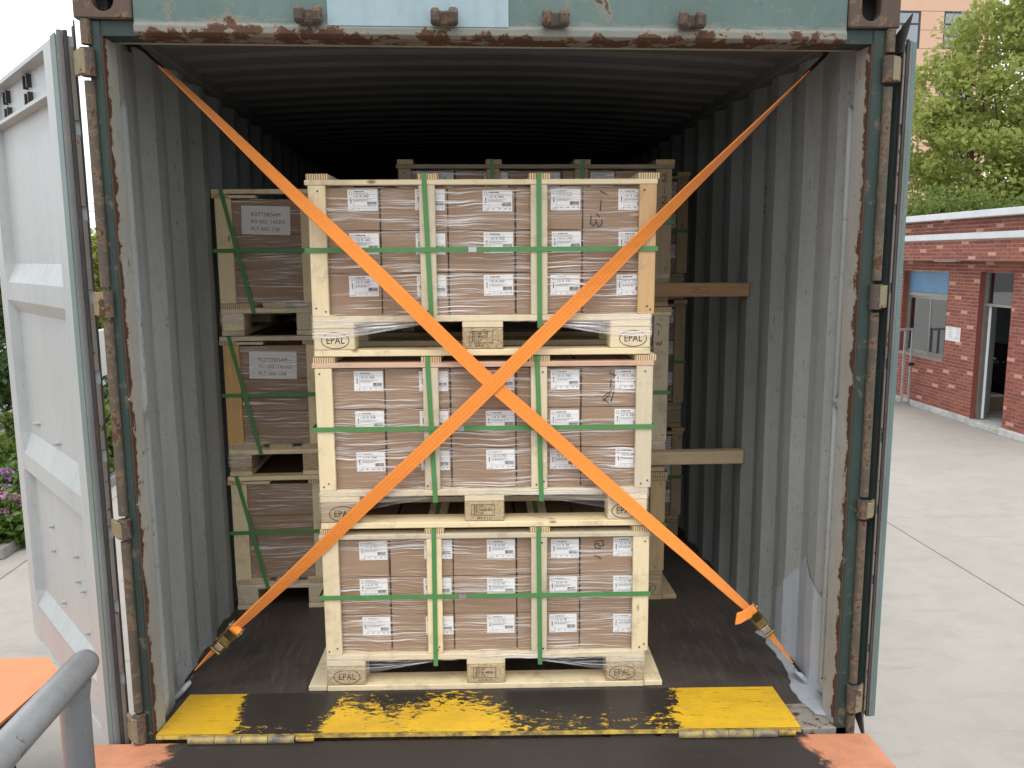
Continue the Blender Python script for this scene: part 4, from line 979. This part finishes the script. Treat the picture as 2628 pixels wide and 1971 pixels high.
# second ramp parked alongside
r2 = empty('parked_ramp', (-3.4, 0, GZ), label='bright orange steel ramp plate at the far lower left, beyond the handrail', cat='ramp')
def quadslab(pts, z0, z1):
    mb = MB(); mb.prism([tuple(p) for p in pts], 2, z0, z1); return mb
wp(quadslab([(-4.6, 1.83), (-2.37, 1.79), (-2.24, 1.62), (-2.62, -2.4), (-4.6, -2.4)], -.515, -.50), 'deck', 'orange_steel', r2)
wp(quadslab([(-2.37, 1.786), (-2.245, 1.618), (-2.625, -2.4), (-2.66, -2.4), (-2.30, 1.60)], -.60, -.5155), 'side_beam', 'dark_red_steel', r2)
wp(quadslab([(-4.6, 1.80), (-4.6, 1.74), (-2.42, 1.70), (-2.38, 1.76)], -.60, -.5155), 'side_beam', 'dark_red_steel', r2)
for x, y in ((-2.5, 1.5), (-4.4, 1.5), (-2.75, -2.2), (-4.4, -2.2)): wp(MB().box(x-.04, x+.04, y-.04, y+.04, GZ, -.5155), 'leg', 'dark_red_steel', r2)

# ================================================================= BRICK GATEHOUSE on the right
bh = empty('brick_building', (9.6, 12, GZ), label='low red brick gatehouse with white roof bands, right of the container', cat='building')
XW = 8.72; WIN = (11.99, 13.52, -.30, 1.32); DOOR = (10.22, 11.08, -1.19, 1.345); Y0, Y1 = 8.6, 17.0
def wall_boxes(x0, x1, z0, z1):
    mb = MB(); mb.box(x0, x1, Y0, DOOR[0], z0, z1); mb.box(x0, x1, DOOR[1], WIN[0], z0, z1); mb.box(x0, x1, WIN[1], Y1, z0, z1)
    mb.box(x0, x1, DOOR[0], DOOR[1], DOOR[3], z1); mb.box(x0, x1, WIN[0], WIN[1], WIN[3], z1); mb.box(x0, x1, WIN[0], WIN[1], z0, WIN[2]); return mb
front_wall = wp(wall_boxes(XW+.006, XW+.24, -1.18, 1.60), 'wall', 'mortar', bh)
beam = wp(MB().box(8.206, XW+.24, Y0, Y1, 1.602, 1.862).box(8.206, 8.40, Y0, Y1, 1.53, 1.6015), 'canopy_beam', 'mortar', bh)
para = wp(MB().box(8.306, 8.60, Y0, Y1, 1.966, 2.199), 'parapet', 'mortar', bh)
wp(MB().box(8.12, 8.75, Y0-.2, Y1+.1, 1.8625, 1.9655), 'fascia_band', 'white_fascia', bh, bevel=.006)
wp(MB().box(8.06, 9.2, Y0-.2, Y1+.1, 2.1995, 2.305), 'fascia_band', 'white_fascia', bh, bevel=.006)
wp(MB().box(8.6, 13.4, Y0, Y1, 2.10, 2.199), 'roof_slab', 'plaster_grey', bh)
wp(MB().box(8.66, XW+.24, Y0, DOOR[0], GZ, -1.181).box(8.69, XW+.24, DOOR[1], Y1, GZ, -1.181), 'plinth', 'plinth', bh, bevel=.008)
wp(MB().box(8.66, 9.2, DOOR[0]+.001, DOOR[1]-.001, GZ, -1.20), 'door_step', 'plinth', bh, bevel=.008)
rs = random.Random(5); BR = []
def courses(x, ya, yb, za, zb, holes, par):
    pit, bl, gap = .0610, .196, .009; n = int((zb-za)/pit+.3)
    for r in range(n):
        z = za+pit*(r+.5); y = ya-(bl+gap)*(.5 if r % 2 else 0)
        while y < yb:
            a, b = max(y, ya), min(y+bl, yb); segs = [(a, b)]
            for h0, h1, hz0, hz1 in holes:
                if hz0 < z < hz1: segs = [s for (p, q) in segs for s in ((p, min(q, h0)), (max(p, h1), q)) if s[1]-s[0] > .03]
            for p, q in segs:
                if q-p > .03: BR.append((x, (p+q)/2, z, q-p, par, 2 if (r*7+int(y*5)*11) % 13 == 0 and rs.random() < .8 else (1 if rs.random() < .4 else 0)))
            y += bl+gap
courses(XW, Y0, Y1, -1.178, 1.525, [WIN, DOOR], front_wall)
courses(8.20, Y0, Y1, 1.535, 1.860, [], beam)
courses(8.30, Y0, Y1, 1.970, 2.196, [], para)
BR.sort(key=lambda b: (0 if b[1] > 9.6 and b[1] < 13.9 else 1, (Vector(b[:3])-CAM).length))
bmat = ('brick_red', 'brick_dark', 'brick_pale'); _bk = {}; rest = {}
for i, (x, y, z, l, par, m_) in enumerate(BR):
    if i < 300:
        k = (round(l, 2), m_)
        if k not in _bk: _bk[k] = MB().box(-.004, .008, -k[0]/2+.002, k[0]/2-.002, -.0245, .0245).mesh('brick', bmat[m_])
        o = bpy.data.objects.new('brick', _bk[k]); COL.objects.link(o); o.parent = par; o.location = (x+rs.uniform(-.0012, .0012), y, z)
        if par.parent: o.matrix_parent_inverse = Matrix.Identity(4)
    else: rest.setdefault(par, MB()).box(x-.004, x+.008, y-l/2+.002, y+l/2-.002, z-.0245, z+.0245, m_)
for par, mb in rest.items(): o = mb.build('brickwork', list(bmat), None, fix=False); o.parent = par; o['kind'] = 'stuff'
# window: aluminium frame, blue upper panel, sliding panes
def wbx(name, x0, x1, y0, y1, z0, z1, mat, par=bh, **k):
    mb = MB().box(x0, x1, y0, y1, z0, z1)
    if par is bh: return wp(mb, name, mat, bh, **k)
    o = mb.build(name, mat, None, **k); o.parent = par; return o
fx0, fx1 = XW+.10, XW+.16; wy0, wy1, wz0, wz1 = WIN
fm = MB().box(fx0, fx1, wy0, wy0+.05, wz0, wz1).box(fx0, fx1, wy1-.05, wy1, wz0, wz1).box(fx0, fx1, wy0+.05, wy1-.05, wz0, wz0+.05).box(fx0, fx1, wy0+.05, wy1-.05, wz1-.03, wz1).box(fx0-.01, fx1, wy0+.05, wy1-.05, .83, .90)
win = wp(fm, 'window', 'alu', bh, bevel=.003)
wbx('upper_panel', fx0+.02, fx0+.03, wy0+.05, wy1-.05, .90, wz1-.03, 'blue_panel', win)
for ya, yb, dx in ((wy0+.05, 12.70, 0), (12.66, wy1-.05, .025)):
    s = MB().box(fx0+dx, fx0+dx+.022, ya, ya+.035, wz0+.05, .83).box(fx0+dx, fx0+dx+.022, yb-.035, yb, wz0+.05, .83).box(fx0+dx, fx0+dx+.022, ya+.035, yb-.035, wz0+.05, wz0+.09).box(fx0+dx, fx0+dx+.022, ya+.035, yb-.035, .79, .83).build('sash', 'alu', None); s.parent = win
    wbx('pane', fx0+dx+.008, fx0+dx+.013, ya+.035, yb-.035, wz0+.09, .79, 'window_glass', win)
for ya, yb, za, zb in ((dyA-.0, dyA+.004, DOOR[2], DOOR[3]) for dyA in (DOOR[0], DOOR[1]-.004)): wbx('reveal', XW-.001, XW+.088, ya, yb, za, zb, 'brick_dark')
for dyA in (WIN[0], WIN[1]-.004): wbx('reveal', XW-.001, XW+.098, dyA, dyA+.004, WIN[2]+.032, WIN[3], 'brick_dark')
wbx('window_sill', XW-.02, XW+.10, wy0, wy1, wz0-.001, wz0+.03, 'alu')
# doorway: frame with transom light, white leaf opened inward
dy0, dy1, dz0, dz1 = DOOR; jx = XW+.09
df = wp(MB().box(jx, jx+.08, dy0, dy0+.045, dz0, dz1).box(jx, jx+.08, dy1-.06, dy1, dz0, dz1).box(jx, jx+.08, dy0+.045, dy1-.06, dz1-.03, dz1).box(jx, jx+.08, dy0+.045, dy1-.06, .755, .80), 'door_frame', 'alu', bh, bevel=.002)
wbx('transom_pane', jx+.035, jx+.040, dy0+.045, dy1-.06, .80, dz1-.03, 'window_glass', df)
hx_, hy_ = jx+.09, dy1-.10; lv = Vector((.64, .768)); nv = Vector((-.768, .64))*.04
dlf = wp(MB().prism([(hx_, hy_), (hx_+lv.x*.78, hy_+lv.y*.78), (hx_+lv.x*.78+nv.x, hy_+lv.y*.78+nv.y), (hx_+nv.x, hy_+nv.y)], 2, dz0+.01, .75), 'door_leaf', 'white_door', bh, bevel=.003)
o = MB().tube([(hx_+lv.x*.70, hy_+lv.y*.70, -.2), (hx_+lv.x*.70-nv.x*1.2, hy_+lv.y*.70-nv.y*1.2, -.2), (hx_+lv.x*.60-nv.x*1.2, hy_+lv.y*.60-nv.y*1.2, -.2)], .010, 8).build('handle', 'zinc', None, smooth=True); o.parent = dlf
wp(MB().box(XW+.24, 13.2, 9.2, 15.5, -1.22, -1.201), 'room_floor', 'plinth', bh)
wp(MB().box(13.2, 13.3, 9.2, 15.5, -1.2, 2.1), 'room_wall', 'plaster_grey', bh); wp(MB().box(XW+.24, 13.2, 15.5, 15.6, -1.2, 2.1), 'room_wall', 'plaster_grey', bh); wp(MB().box(XW+.24, 13.2, 9.1, 9.2, -1.2, -.3).box(XW+.24, 9.4, 9.1, 9.2, -.3, 1.4).box(12.6, 13.2, 9.1, 9.2, -.3, 1.4).box(XW+.24, 13.2, 9.1, 9.2, 1.4, 2.1), 'room_wall', 'plaster_grey', bh); wbx('side_pane', 9.4, 12.6, 9.14, 9.146, -.3, 1.4, 'window_glass')  # unseen side opening with pane, added to let sky light into the room
# things at and in the gatehouse
nt_ = MB().box(-.001, .0, -.225, .225, -.125, .125).mesh('paper_notice', 'paper'); nobj = put('paper_notice', nt_, (XW-.0065, 11.74, .215)); tag(nobj, 'white paper notice taped to the red brick wall', 'notice')
pm = MB(); random.seed(4)
for c0 in (-.20, .02):
    for k in range(7):
        l = random.uniform(.08, .16); pm.quad((-.0012, c0+l, .10-.030*k), (-.0012, c0, .10-.030*k), (-.0012, c0, .107-.030*k), (-.0012, c0+l, .107-.030*k))
pm.build('print', 'ink_grey', nobj, fix=False)
gt = empty('metal_gate', (8.62, 12.92, GZ), label='grey tubular steel gate against the brick wall', cat='gate')
wp(MB().box(6.5, 8.66, 12.90, 12.94, .175, .225), 'top_bar', 'gate_steel', gt, bevel=.004); wp(MB().box(6.5, 8.66, 12.90, 12.94, -1.26, -1.21), 'bottom_bar', 'gate_steel', gt, bevel=.004)
for k in range(15):
    x = 8.635-.142*k
    if x > 6.5: wp(MB().box(x-.018, x+.018, 12.905, 12.935, -1.21, .175), 'stile' if k == 0 else 'bar', 'gate_steel', gt)
wp(MB().box(8.57, 8.68, 12.86, 12.90, -.50, -.44), 'latch', 'hook_steel', gt, bevel=.004); wp(MB().tube([(8.66, 12.92, -1.29), (8.66, 12.92, -1.26)], .02, 8), 'foot', 'gate_steel', gt)
wp(MB().tube([(6.52, 12.92, -1.30), (6.52, 12.92, -1.26)], .02, 8), 'foot', 'gate_steel', gt)
lp = MB().box(8.42, 8.52, 11.35, 12.0, 1.497, 1.529).build('soffit_lamp', 'white_fascia', None, bevel=.006); tag(lp, 'slim white lamp fixed under the brick canopy', 'lamp')
dk = empty('desk', (10.15, 12.25, -1.2), label='dark office desk seen through the gatehouse doorway', cat='desk')
wp(MB().box(9.75, 10.55, 11.75, 12.75, -.50, -.46), 'desktop', 'desk', dk, bevel=.004)
for y in (11.78, 12.70): wp(MB().box(9.80, 10.5, y-.02, y+.02, -1.2, -.5005), 'side_panel', 'desk', dk)
wp(MB().box(9.80, 9.82, 11.81, 12.67, -1.15, -.5005), 'front_panel', 'desk', dk)
mo = empty('monitor', (10.1, 12.42, -.46), label='dark computer monitor on the desk inside the gatehouse', cat='monitor'); wp(MB().box(10.02, 10.2, 12.32, 12.52, -.46, -.448), 'stand_base', 'desk', mo); wp(MB().box(10.09, 10.12, 12.40, 12.44, -.448, -.30), 'stand', 'desk', mo); wp(MB().box(10.07, 10.10, 12.16, 12.68, -.36, -.04), 'screen', 'desk', mo, bevel=.005)
cb_ = empty('cardboard_box', (9.62, 11.85, -1.2), label='open brown box lined with a white bag inside the doorway', cat='box')
wp(MB().box(9.46, 9.78, 11.72, 12.02, -1.2, -.93), 'box_body', 'tan_box', cb_, bevel=.004); wp(MB().prism([(9.44, -.935), (9.80, -.935), (9.77, -.90), (9.68, -.885), (9.56, -.90), (9.47, -.89)], 1, 11.70, 12.04), 'bag_liner', 'plastic_bag', cb_, bevel=.01)
def person():
    me = bpy.data.meshes.new('person'); c = Vector((10.62, 12.12, -1.2))
    J = {'pel': (0, 0, .50, .15, .12), 'chest': (-.04, 0, .86, .15, .12), 'neck': (-.05, 0, 1.00, .06, .06), 'head0': (-.07, 0, 1.08, .075, .085), 'head1': (-.075, 0, 1.20, .085, .09),
         'shl': (-.04, .17, .90, .06, .06), 'ell': (-.16, .24, .70, .045, .045), 'hal': (-.38, .14, .745, .035, .03), 'shr': (-.04, -.17, .90, .06, .06), 'elr': (-.16, -.24, .70, .045, .045), 'har': (-.38, -.14, .745, .035, .03),
         'hil': (-.08, .10, .50, .09, .09), 'knl': (-.46, .12, .50, .06, .06), 'anl': (-.42, .12, .09, .045, .045), 'tol': (-.58, .12, .04, .04, .03), 'hir': (-.08, -.10, .50, .09, .09), 'knr': (-.46, -.12, .50, .06, .06), 'anr': (-.42, -.12, .09, .045, .045), 'tor': (-.58, -.12, .04, .04, .03)}
    ks = list(J); E_ = [('pel', 'chest'), ('chest', 'neck'), ('neck', 'head0'), ('head0', 'head1'), ('chest', 'shl'), ('shl', 'ell'), ('ell', 'hal'), ('chest', 'shr'), ('shr', 'elr'), ('elr', 'har'), ('pel', 'hil'), ('hil', 'knl'), ('knl', 'anl'), ('anl', 'tol'), ('pel', 'hir'), ('hir', 'knr'), ('knr', 'anr'), ('anr', 'tor')]
    me.from_pydata([J[k][:3] for k in ks], [(ks.index(a), ks.index(b)) for a, b in E_], []); o = bpy.data.objects.new('person', me); COL.objects.link(o)
    o.modifiers.new('s', 'SKIN'); sk = me.skin_vertices[0].data
    for i, k in enumerate(ks): sk[i].radius = J[k][3:]; sk[i].use_root = (k == 'pel')
    o.modifiers.new('d', 'SUBSURF').levels = 2
    dg = bpy.context.evaluated_depsgraph_get(); m2 = bpy.data.meshes.new_from_object(o.evaluated_get(dg)); bpy.data.objects.remove(o)
    m2.materials.clear(); m2.materials.append(M['shirt']); m2.materials.append(M['skin'])
    for p in m2.polygons:
        p.use_smooth = True; q = p.center
        if q.z > 1.0 or q.x < -.36 and q.z > .6: p.material_index = 1
    o = bpy.data.objects.new('person', m2); COL.objects.link(o); o.location = c; tag(o, 'seated person with short dark hair at the desk inside the doorway', 'person')
    hm = bmesh.new(); bmesh.ops.create_uvsphere(hm, u_segments=20, v_segments=12, radius=.118)
    for v in list(hm.verts):
        if v.co.z < -.02 and v.co.x < -.0: v.co.x *= .55
        v.co.x *= 1.02; v.co.y *= .93; v.co *= 1+.05*mnoise.noise(v.co*25)
    bmesh.ops.delete(hm, geom=[v for v in hm.verts if v.co.z < -.075], context='VERTS')
    hme = bpy.data.meshes.new('hair'); hm.to_mesh(hme); hm.free(); hme.materials.append(M['hair'])
    for p in hme.polygons: p.use_smooth = True
    put('hair', hme, (-.055, 0, 1.205), o)
    fa = MB()
    for s in (-1, 1): fa.box(-.172, -.164, s*.032-.010, s*.032+.010, 1.165, 1.175)
    fa.prism([(-.16, 1.17), (-.185, 1.125), (-.16, 1.12)], 1, -.012, .012); fa.build('face', 'hair', o)
person()
ch = empty('office_chair', (10.72, 12.12, -1.2), label='dark office chair under the seated person', cat='chair')
wp(MB().box(10.50, 10.90, 11.90, 12.34, -.80, -.74), 'seat', 'desk', ch, bevel=.01); wp(MB().box(10.90, 10.94, 11.92, 12.32, -.70, -.22), 'backrest', 'desk', ch, bevel=.01); wp(MB().tube([(10.70, 12.12, -1.16), (10.70, 12.12, -.80)], .025, 10), 'column', 'desk', ch)
for k in range(5):
    a = 2*math.pi*k/5; wp(MB().tube([(10.70, 12.12, -1.15), (10.70+.26*math.cos(a), 12.12+.26*math.sin(a), -1.185)], .015, 6), 'leg', 'desk', ch)

# ================================================================= APARTMENT BLOCK behind
ab = empty('apartment_building', (22, 48, GZ), label='tall peach apartment block with dark framed windows behind the tree', cat='building')
AX0, AX1, AY = 12.0, 30.4, 45.0
cols = [(14.0, 16.0), (17.4, 19.4), (20.7, 22.7), (24.05, 26.05), (27.4, 29.4)]; rowsz = [(-.6, 1.35), (2.6, 4.55), (5.8, 7.75), (9.0, 10.95), (13.05, 15.05), (16.2, 18.2)]
wp(MB().box(AX0+.05, AX1-.05, AY+.12, AY+12, GZ, 20), 'wall', 'peach', ab)
zb_ = sorted(set([GZ, 20]+[z for r in rowsz for z in r]))
for za, zb in zip(zb_[:-1], zb_[1:]):
    isw = any(abs(r[0]-za) < .01 for r in rowsz); n = max(1, round((zb-za)/1.0))
    for k in range(n):
        z0, z1 = za+(zb-za)*k/n+.012, za+(zb-za)*(k+1)/n-.012
        spans = [(AX0, AX1)]
        if isw:
            xs_ = [AX0]+[x for c in cols for x in c]+[AX1]; spans = list(zip(xs_[0::2], xs_[1::2]))
        for xa, xb in spans: wp(MB().box(xa+.006, xb-.006, AY, AY+.119, z0, z1), 'facade_panel', 'peach', ab)
for za, zb in rowsz:
    for xa, xb in cols:
        fr_ = MB().box(xa, xa+.09, AY+.02, AY+.10, za, zb).box(xb-.09, xb, AY+.02, AY+.10, za, zb).box(xa+.09, xb-.09, AY+.02, AY+.10, zb-.09, zb).box(xa+.09, xb-.09, AY+.02, AY+.10, za, za+.09).box(xa+.09, xb-.09, AY+.02, AY+.10, zb-.72, zb-.63).box((xa+xb)/2-.045, (xa+xb)/2+.045, AY+.02, AY+.10, za+.09, zb-.72)
        wn = wp(fr_, 'window', 'dark_frame', ab)
        pn = MB().box(xa+.09, xb-.09, AY+.05, AY+.06, za+.09, zb-.09).build('pane', 'far_glass', None); pn.parent = wn

# ================================================================= TREES AND SHRUBS
def leaves(mb_name, clumps, per, size, mat, parent, seed, up=.4):
    rn = random.Random(seed); V, F, A = [], [], []
    for c, r, f in clumps:
        for _ in range(max(3, int(per*f))):
            while True:
                p = Vector((rn.uniform(-1, 1), rn.uniform(-1, 1), rn.uniform(-1, 1)))
                if p.length < 1: break
            p = c+Vector((p.x*r, p.y*r, p.z*r*.75))
            n = Vector((rn.gauss(0, 1), rn.gauss(0, 1), rn.gauss(0, 1)+up)).normalized(); a = n.orthogonal().normalized(); a = (Matrix.Rotation(rn.uniform(0, 6.28), 3, n) @ a); b = n.cross(a)
            s = size*rn.uniform(.6, 1.25); i = len(V)
            V += [tuple(p-a*s*.5), tuple(p+b*s*.30+n*s*.06), tuple(p+a*s*.5), tuple(p-b*s*.30+n*s*.06)]; F.append((i, i+1, i+2, i+3)); A += [min(1, max(0, rn.gauss(.5, .22)))]*4
    me = bpy.data.meshes.new(mb_name); me.from_pydata(V, [], F); me.materials.append(M[mat])
    at_ = me.attributes.new('leaf_rand', 'FLOAT', 'POINT'); at_.data.foreach_set('value', A)
    o = bpy.data.objects.new(mb_name, me); COL.objects.link(o); o.parent = parent; o.matrix_parent_inverse = Matrix.Translation(-parent.location); return o
def tree(name, base, cen, rad, ncl, per, size, mat, label, group, seed, trunk_r=.16, gaps=.42, clr=.55, nb=9):
    rn = random.Random(seed); E = empty(name, base, label=label, cat='tree', group=group); base, cen, rad = Vector(base), Vector(cen), Vector(rad)
    mb = MB(); fork = base.lerp(cen, .45); fork.z = base.z+(cen.z-rad.z-base.z)*.8+.3
    mb.tube([base, base.lerp(fork, .5)+Vector((.05, .03, 0)), fork], [trunk_r, trunk_r*.85, trunk_r*.7], 10)
    tips = []
    for k in range(nb):
        a = 2*math.pi*k/nb+rn.uniform(-.3, .3); el = rn.uniform(-.2, 1.2); t = cen+Vector((math.cos(a)*math.cos(el)*rad.x*.72, math.sin(a)*math.cos(el)*rad.y*.72, math.sin(el)*rad.z*.7))
        m1 = fork.lerp(t, .4)+Vector((rn.uniform(-.3, .3), rn.uniform(-.3, .3), rn.uniform(0, .5))); m2 = fork.lerp(t, .72)+Vector((rn.uniform(-.25, .25), rn.uniform(-.25, .25), rn.uniform(-.1, .4)))
        mb.tube([fork, m1, m2, t], [trunk_r*.42, trunk_r*.28, trunk_r*.16, trunk_r*.05], 7); tips += [m1, m2, t]
        for q in range(4):
            s = m1.lerp(t, rn.uniform(.1, .8)); e = s+Vector((rn.gauss(0, 1), rn.gauss(0, 1), rn.gauss(.2, .8))).normalized()*rn.uniform(.5, 1.2)*rad.x*.4
            mb.tube([s, s.lerp(e, .5)+Vector((0, 0, .08)), e], [trunk_r*.13, trunk_r*.09, trunk_r*.03], 5, cap=False); tips.append(e)
    wp(mb, 'trunk', 'bark', E, smooth=True)
    cl = []
    while len(cl) < ncl:
        d = Vector((rn.gauss(0, 1), rn.gauss(0, 1), rn.gauss(0, 1))).normalized(); rr = rn.uniform(.35, 1)**.55
        p = cen+Vector((d.x*rad.x*rr, d.y*rad.y*rr, d.z*rad.z*rr))
        g_ = mnoise.noise(p*(1.1/max(.6, rad.x*.35)))
        if g_ < -gaps*.35: continue
        p += Vector((0, 0, .35*mnoise.noise(p*.9)))
        cl.append((p, clr*rn.uniform(.55, 1.2), rn.uniform(.5, 1.3)))
    for t in tips: cl.append((t, clr*.8, .8))
    leaves('crown', cl, per, size, mat, E, seed+1); return E
tree('broadleaf_tree', (16.6, 23.5, GZ), (17.6, 23.8, 5.0), (3.75, 3.0, 4.8), 400, 110, .20, 'leaf_light', 'large light green tree rising behind the brick gatehouse', None, 11, .24, clr=.62, nb=12)
tree('broadleaf_tree', (21.8, 25.5, GZ), (22.0, 25.8, 4.9), (3.2, 2.6, 4.0), 160, 110, .19, 'leaf_mid', 'second green tree at the right edge behind the gatehouse roof', None, 15, .22, clr=.7)
tree('hedge_tree', (13.4, 19.5, GZ), (13.7, 19.6, 1.5), (2.6, 1.2, 1.9), 120, 110, .15, 'leaf_mid', 'low darker tree just above the gatehouse roof beside the container', None, 19, .12, clr=.55)
GL = 'trees beyond the left boundary wall'
tree('evergreen_tree', (-9.4, 14.0, GZ), (-9.5, 14.0, 1.25), (1.75, 1.5, 1.75), 130, 110, .13, 'leaf_dark', 'dark glossy evergreen tree leaning over the white wall at far left', GL, 23, .12, clr=.42)
tree('evergreen_tree', (-11.9, 17.0, GZ), (-12.0, 17.2, 1.4), (2.4, 1.6, 2.2), 110, 90, .17, 'leaf_mid', 'mid green tree behind the dark evergreen at far left', GL, 27, .14, clr=.55)
tree('broadleaf_tree', (-10.6, 22, GZ), (-10.4, 22.2, 1.05), (2.3, 1.6, 1.75), 110, 90, .17, 'leaf_light', 'pale green tree seen between the left door and the container post', GL, 29, .14, clr=.5)
tree('broadleaf_tree', (-17, 27, GZ), (-17, 27, 1.6), (4, 2, 2.6), 120, 80, .24, 'leaf_mid', 'distant round green tree at the far left horizon', GL, 33, .18, clr=.8)
bw = empty('boundary_wall', (-7.2, 17, GZ), label='stained white rendered boundary wall on the far left', cat='wall')
for k in range(7):
    ya = 8.4+k*2.9; wp(MB().box(-7.28, -7.10, ya+.01, ya+2.88, GZ, .19), 'wall_panel', 'wall_stain' if False else 'render_white', bw, bevel=.006)
    wp(MB().box(-7.33, -7.05, ya-.12, ya+.12, GZ, .26), 'pillar', 'render_white', bw, bevel=.008)
wp(MB().box(-7.31, -7.07, 8.3, 28.6, .1905, .235), 'coping', 'plinth', bw, bevel=.006)
bed = wp(MB().box(-7.05, -4.75, 5.6, 17, GZ-.01, GZ+.06), 'soil', 'soil', empty('flower_bed', (-5.9, 11, GZ), label='soil', cat='x')) ; e_ = bed.parent
bed.parent = None; bpy.data.objects.remove(e_); bed.name = 'soil'; tag(bed, 'dark planting soil along the boundary wall', kind='structure')
for k in range(12):
    kb = MB().box(-4.75, -4.63, 5.6+k*.95+.004, 5.6+(k+1)*.95-.004, GZ, GZ+.12).build('kerb_stone', 'kerb', bed, bevel=.01)
for k in range(2): MB().box(-7.0+k*1.15, -5.87+k*1.15, 5.47, 5.595, GZ, GZ+.12).build('kerb_stone', 'kerb', bed, bevel=.01)
def shrub(loc, rad, mat, size, per, seed, label, flower=None, group='shrubs in the planting bed'):
    E = empty('flowering_shrub' if flower else 'leafy_shrub', (loc[0], loc[1], GZ), label=label, cat='shrub', group=group); rn = random.Random(seed)
    mb = MB(); cl = []; fl = []
    for k in range(26):
        a = rn.uniform(0, 6.28); rr = rn.uniform(.2, 1)**.6; zz = rn.uniform(.15, 1)
        p = Vector((loc[0]+math.cos(a)*rad[0]*rr*math.sqrt(max(.05, 1-(zz-.35)**2)), loc[1]+math.sin(a)*rad[0]*rr*math.sqrt(max(.05, 1-(zz-.35)**2)), GZ+.05+zz*rad[1]))
        cl.append((p, .20*rn.uniform(.7, 1.2), 1)); mb.tube([(loc[0]+.05*math.cos(a), loc[1]+.05*math.sin(a), GZ), p], [.012, .004], 5, cap=False)
        if flower and zz > .45: fl.append((p+Vector((0, 0, .10)), .085, 1)); fl.append((p+Vector((.06*math.cos(a), .06*math.sin(a), .07)), .075, 1))
    wp(mb, 'stems', 'bark', E); leaves('foliage', cl, per, size, mat, E, seed)
    if flower: leaves('flowers', fl, 46, .045, flower, E, seed+9)
shrub((-5.02, 6.05), (.42, .40), 'leaf_shrub', .10, 110, 51, 'pink hydrangea at the near end of the planting bed', 'petal')
shrub((-5.35, 6.75), (.45, .50), 'leaf_shrub', .10, 110, 52, 'violet flowered hydrangea behind the pink one', 'petal_violet')
shrub((-5.05, 8.35), (.30, .42), 'leaf_shrub', .09, 90, 53, 'pink hydrangea seen between left door and container post', 'petal')
for i, (x, y, r_, h, mt) in enumerate(((-5.55, 7.55, .55, .60, 'leaf_shrub'), (-5.35, 8.5, .50, .55, 'leaf_shrub'), (-5.15, 9.4, .45, .75, 'leaf_mid'), (-6.0, 9.2, .6, .70, 'leaf_mid'), (-5.6, 10.4, .55, .85, 'leaf_dark'), (-6.3, 8.2, .5, .55, 'leaf_mid'), (-5.2, 10.9, .5, 1.0, 'leaf_shrub'), (-5.7, 12.0, .6, 1.0, 'leaf_dark'))):
    shrub((x, y), (r_, h), mt, .10, 100, 60+i, ('bright green shrub, %s along the planting bed from the hydrangeas' if mt == 'leaf_shrub' else 'darker green shrub, %s along the planting bed') % ('first', 'second', 'third', 'fourth', 'fifth', 'sixth', 'seventh', 'eighth')[i])
tree('slender_tree', (-5.95, 8.7, GZ), (-5.95, 8.75, .05), (.42, .4, .5), 26, 34, .10, 'leaf_dark', 'thin dark leaved sapling in front of the white wall', None, 71, .03, clr=.22, nb=5)
# power lines, far house
for k, z in enumerate((5.55, 4.95, 4.45)):
    P = [(-60+90*i/20, 60, z+.55*((i-10)/10)**2) for i in range(21)]
    o = MB().tube(P, .022, 6).build('power_line', 'wire', None); tag(o, '%s of the thin power lines crossing the sky at left' % ('highest', 'middle', 'lowest')[k], 'cable', 'power lines')
for k, x in enumerate((-60, 30)):
    pl = MB().tube([(x, 60, GZ), (x, 60, 6.8)], [.16, .10], 10).box(x-.08, x+.08, 59.9, 60.1, 4.6, 6.4).build('power_pole', 'plinth', None); tag(pl, 'concrete power pole at the %s end of the lines' % ('left', 'right')[k], 'pole', 'power poles')
fh = empty('far_house', (-13.6, 33, GZ), label='small distant house with brown roof between left door and post', cat='house')
wp(MB().box(-16, -11.6, 33, 37, GZ, 1.15), 'wall', 'render_white', fh); wp(MB().prism([(32.6, 1.15), (37.4, 1.15), (35, 2.0)], 0, -16.3, -11.3), 'roof', 'roof_tile', fh)
for x in (-15, -13): wp(MB().box(x, x+.9, 32.96, 33.0, -.2, .8), 'window', 'dark_frame', fh)

# ================================================================= trailer carrying the container (mostly hidden)
tr_ = empty('container_trailer', (0, 3, GZ), label='dark trailer chassis carrying the green container, hidden behind the ramp', cat='trailer')
for x in (-.45, .45): wp(MB().box(x-.07, x+.07, .45, 9.0, -.46, -.18), 'chassis_beam', 'dark_frame', tr_)
for y in (.55, 2.4, 4.2, 5.8): wp(MB().box(-1.15, 1.13, y-.06, y+.06, -.179, -.141), 'cross_member', 'dark_frame', tr_)
for y in (1.9, 3.2):
    wp(MB().tube([(-1.0, y, GZ+.5), (1.0, y, GZ+.5)], .06, 12), 'axle', 'dark_frame', tr_)
    wp(MB().box(-.52, .52, y-.05, y+.05, -.75, -.4605), 'hanger', 'dark_frame', tr_)
    for s_ in (-1, 1):
        ty = wp(MB().tube([(s_*.72, y, GZ+.5), (s_*.75, y, GZ+.5), (s_*1.03, y, GZ+.5), (s_*1.06, y, GZ+.5)], [.46, .50, .50, .46], 28), 'tyre', 'rubber', tr_, smooth=True)
        rm_ = MB().tube([(s_*1.0605, y, GZ+.5), (s_*1.075, y, GZ+.5)], [.29, .26], 20).build('rim', 'alu', None, smooth=True); rm_.parent = ty
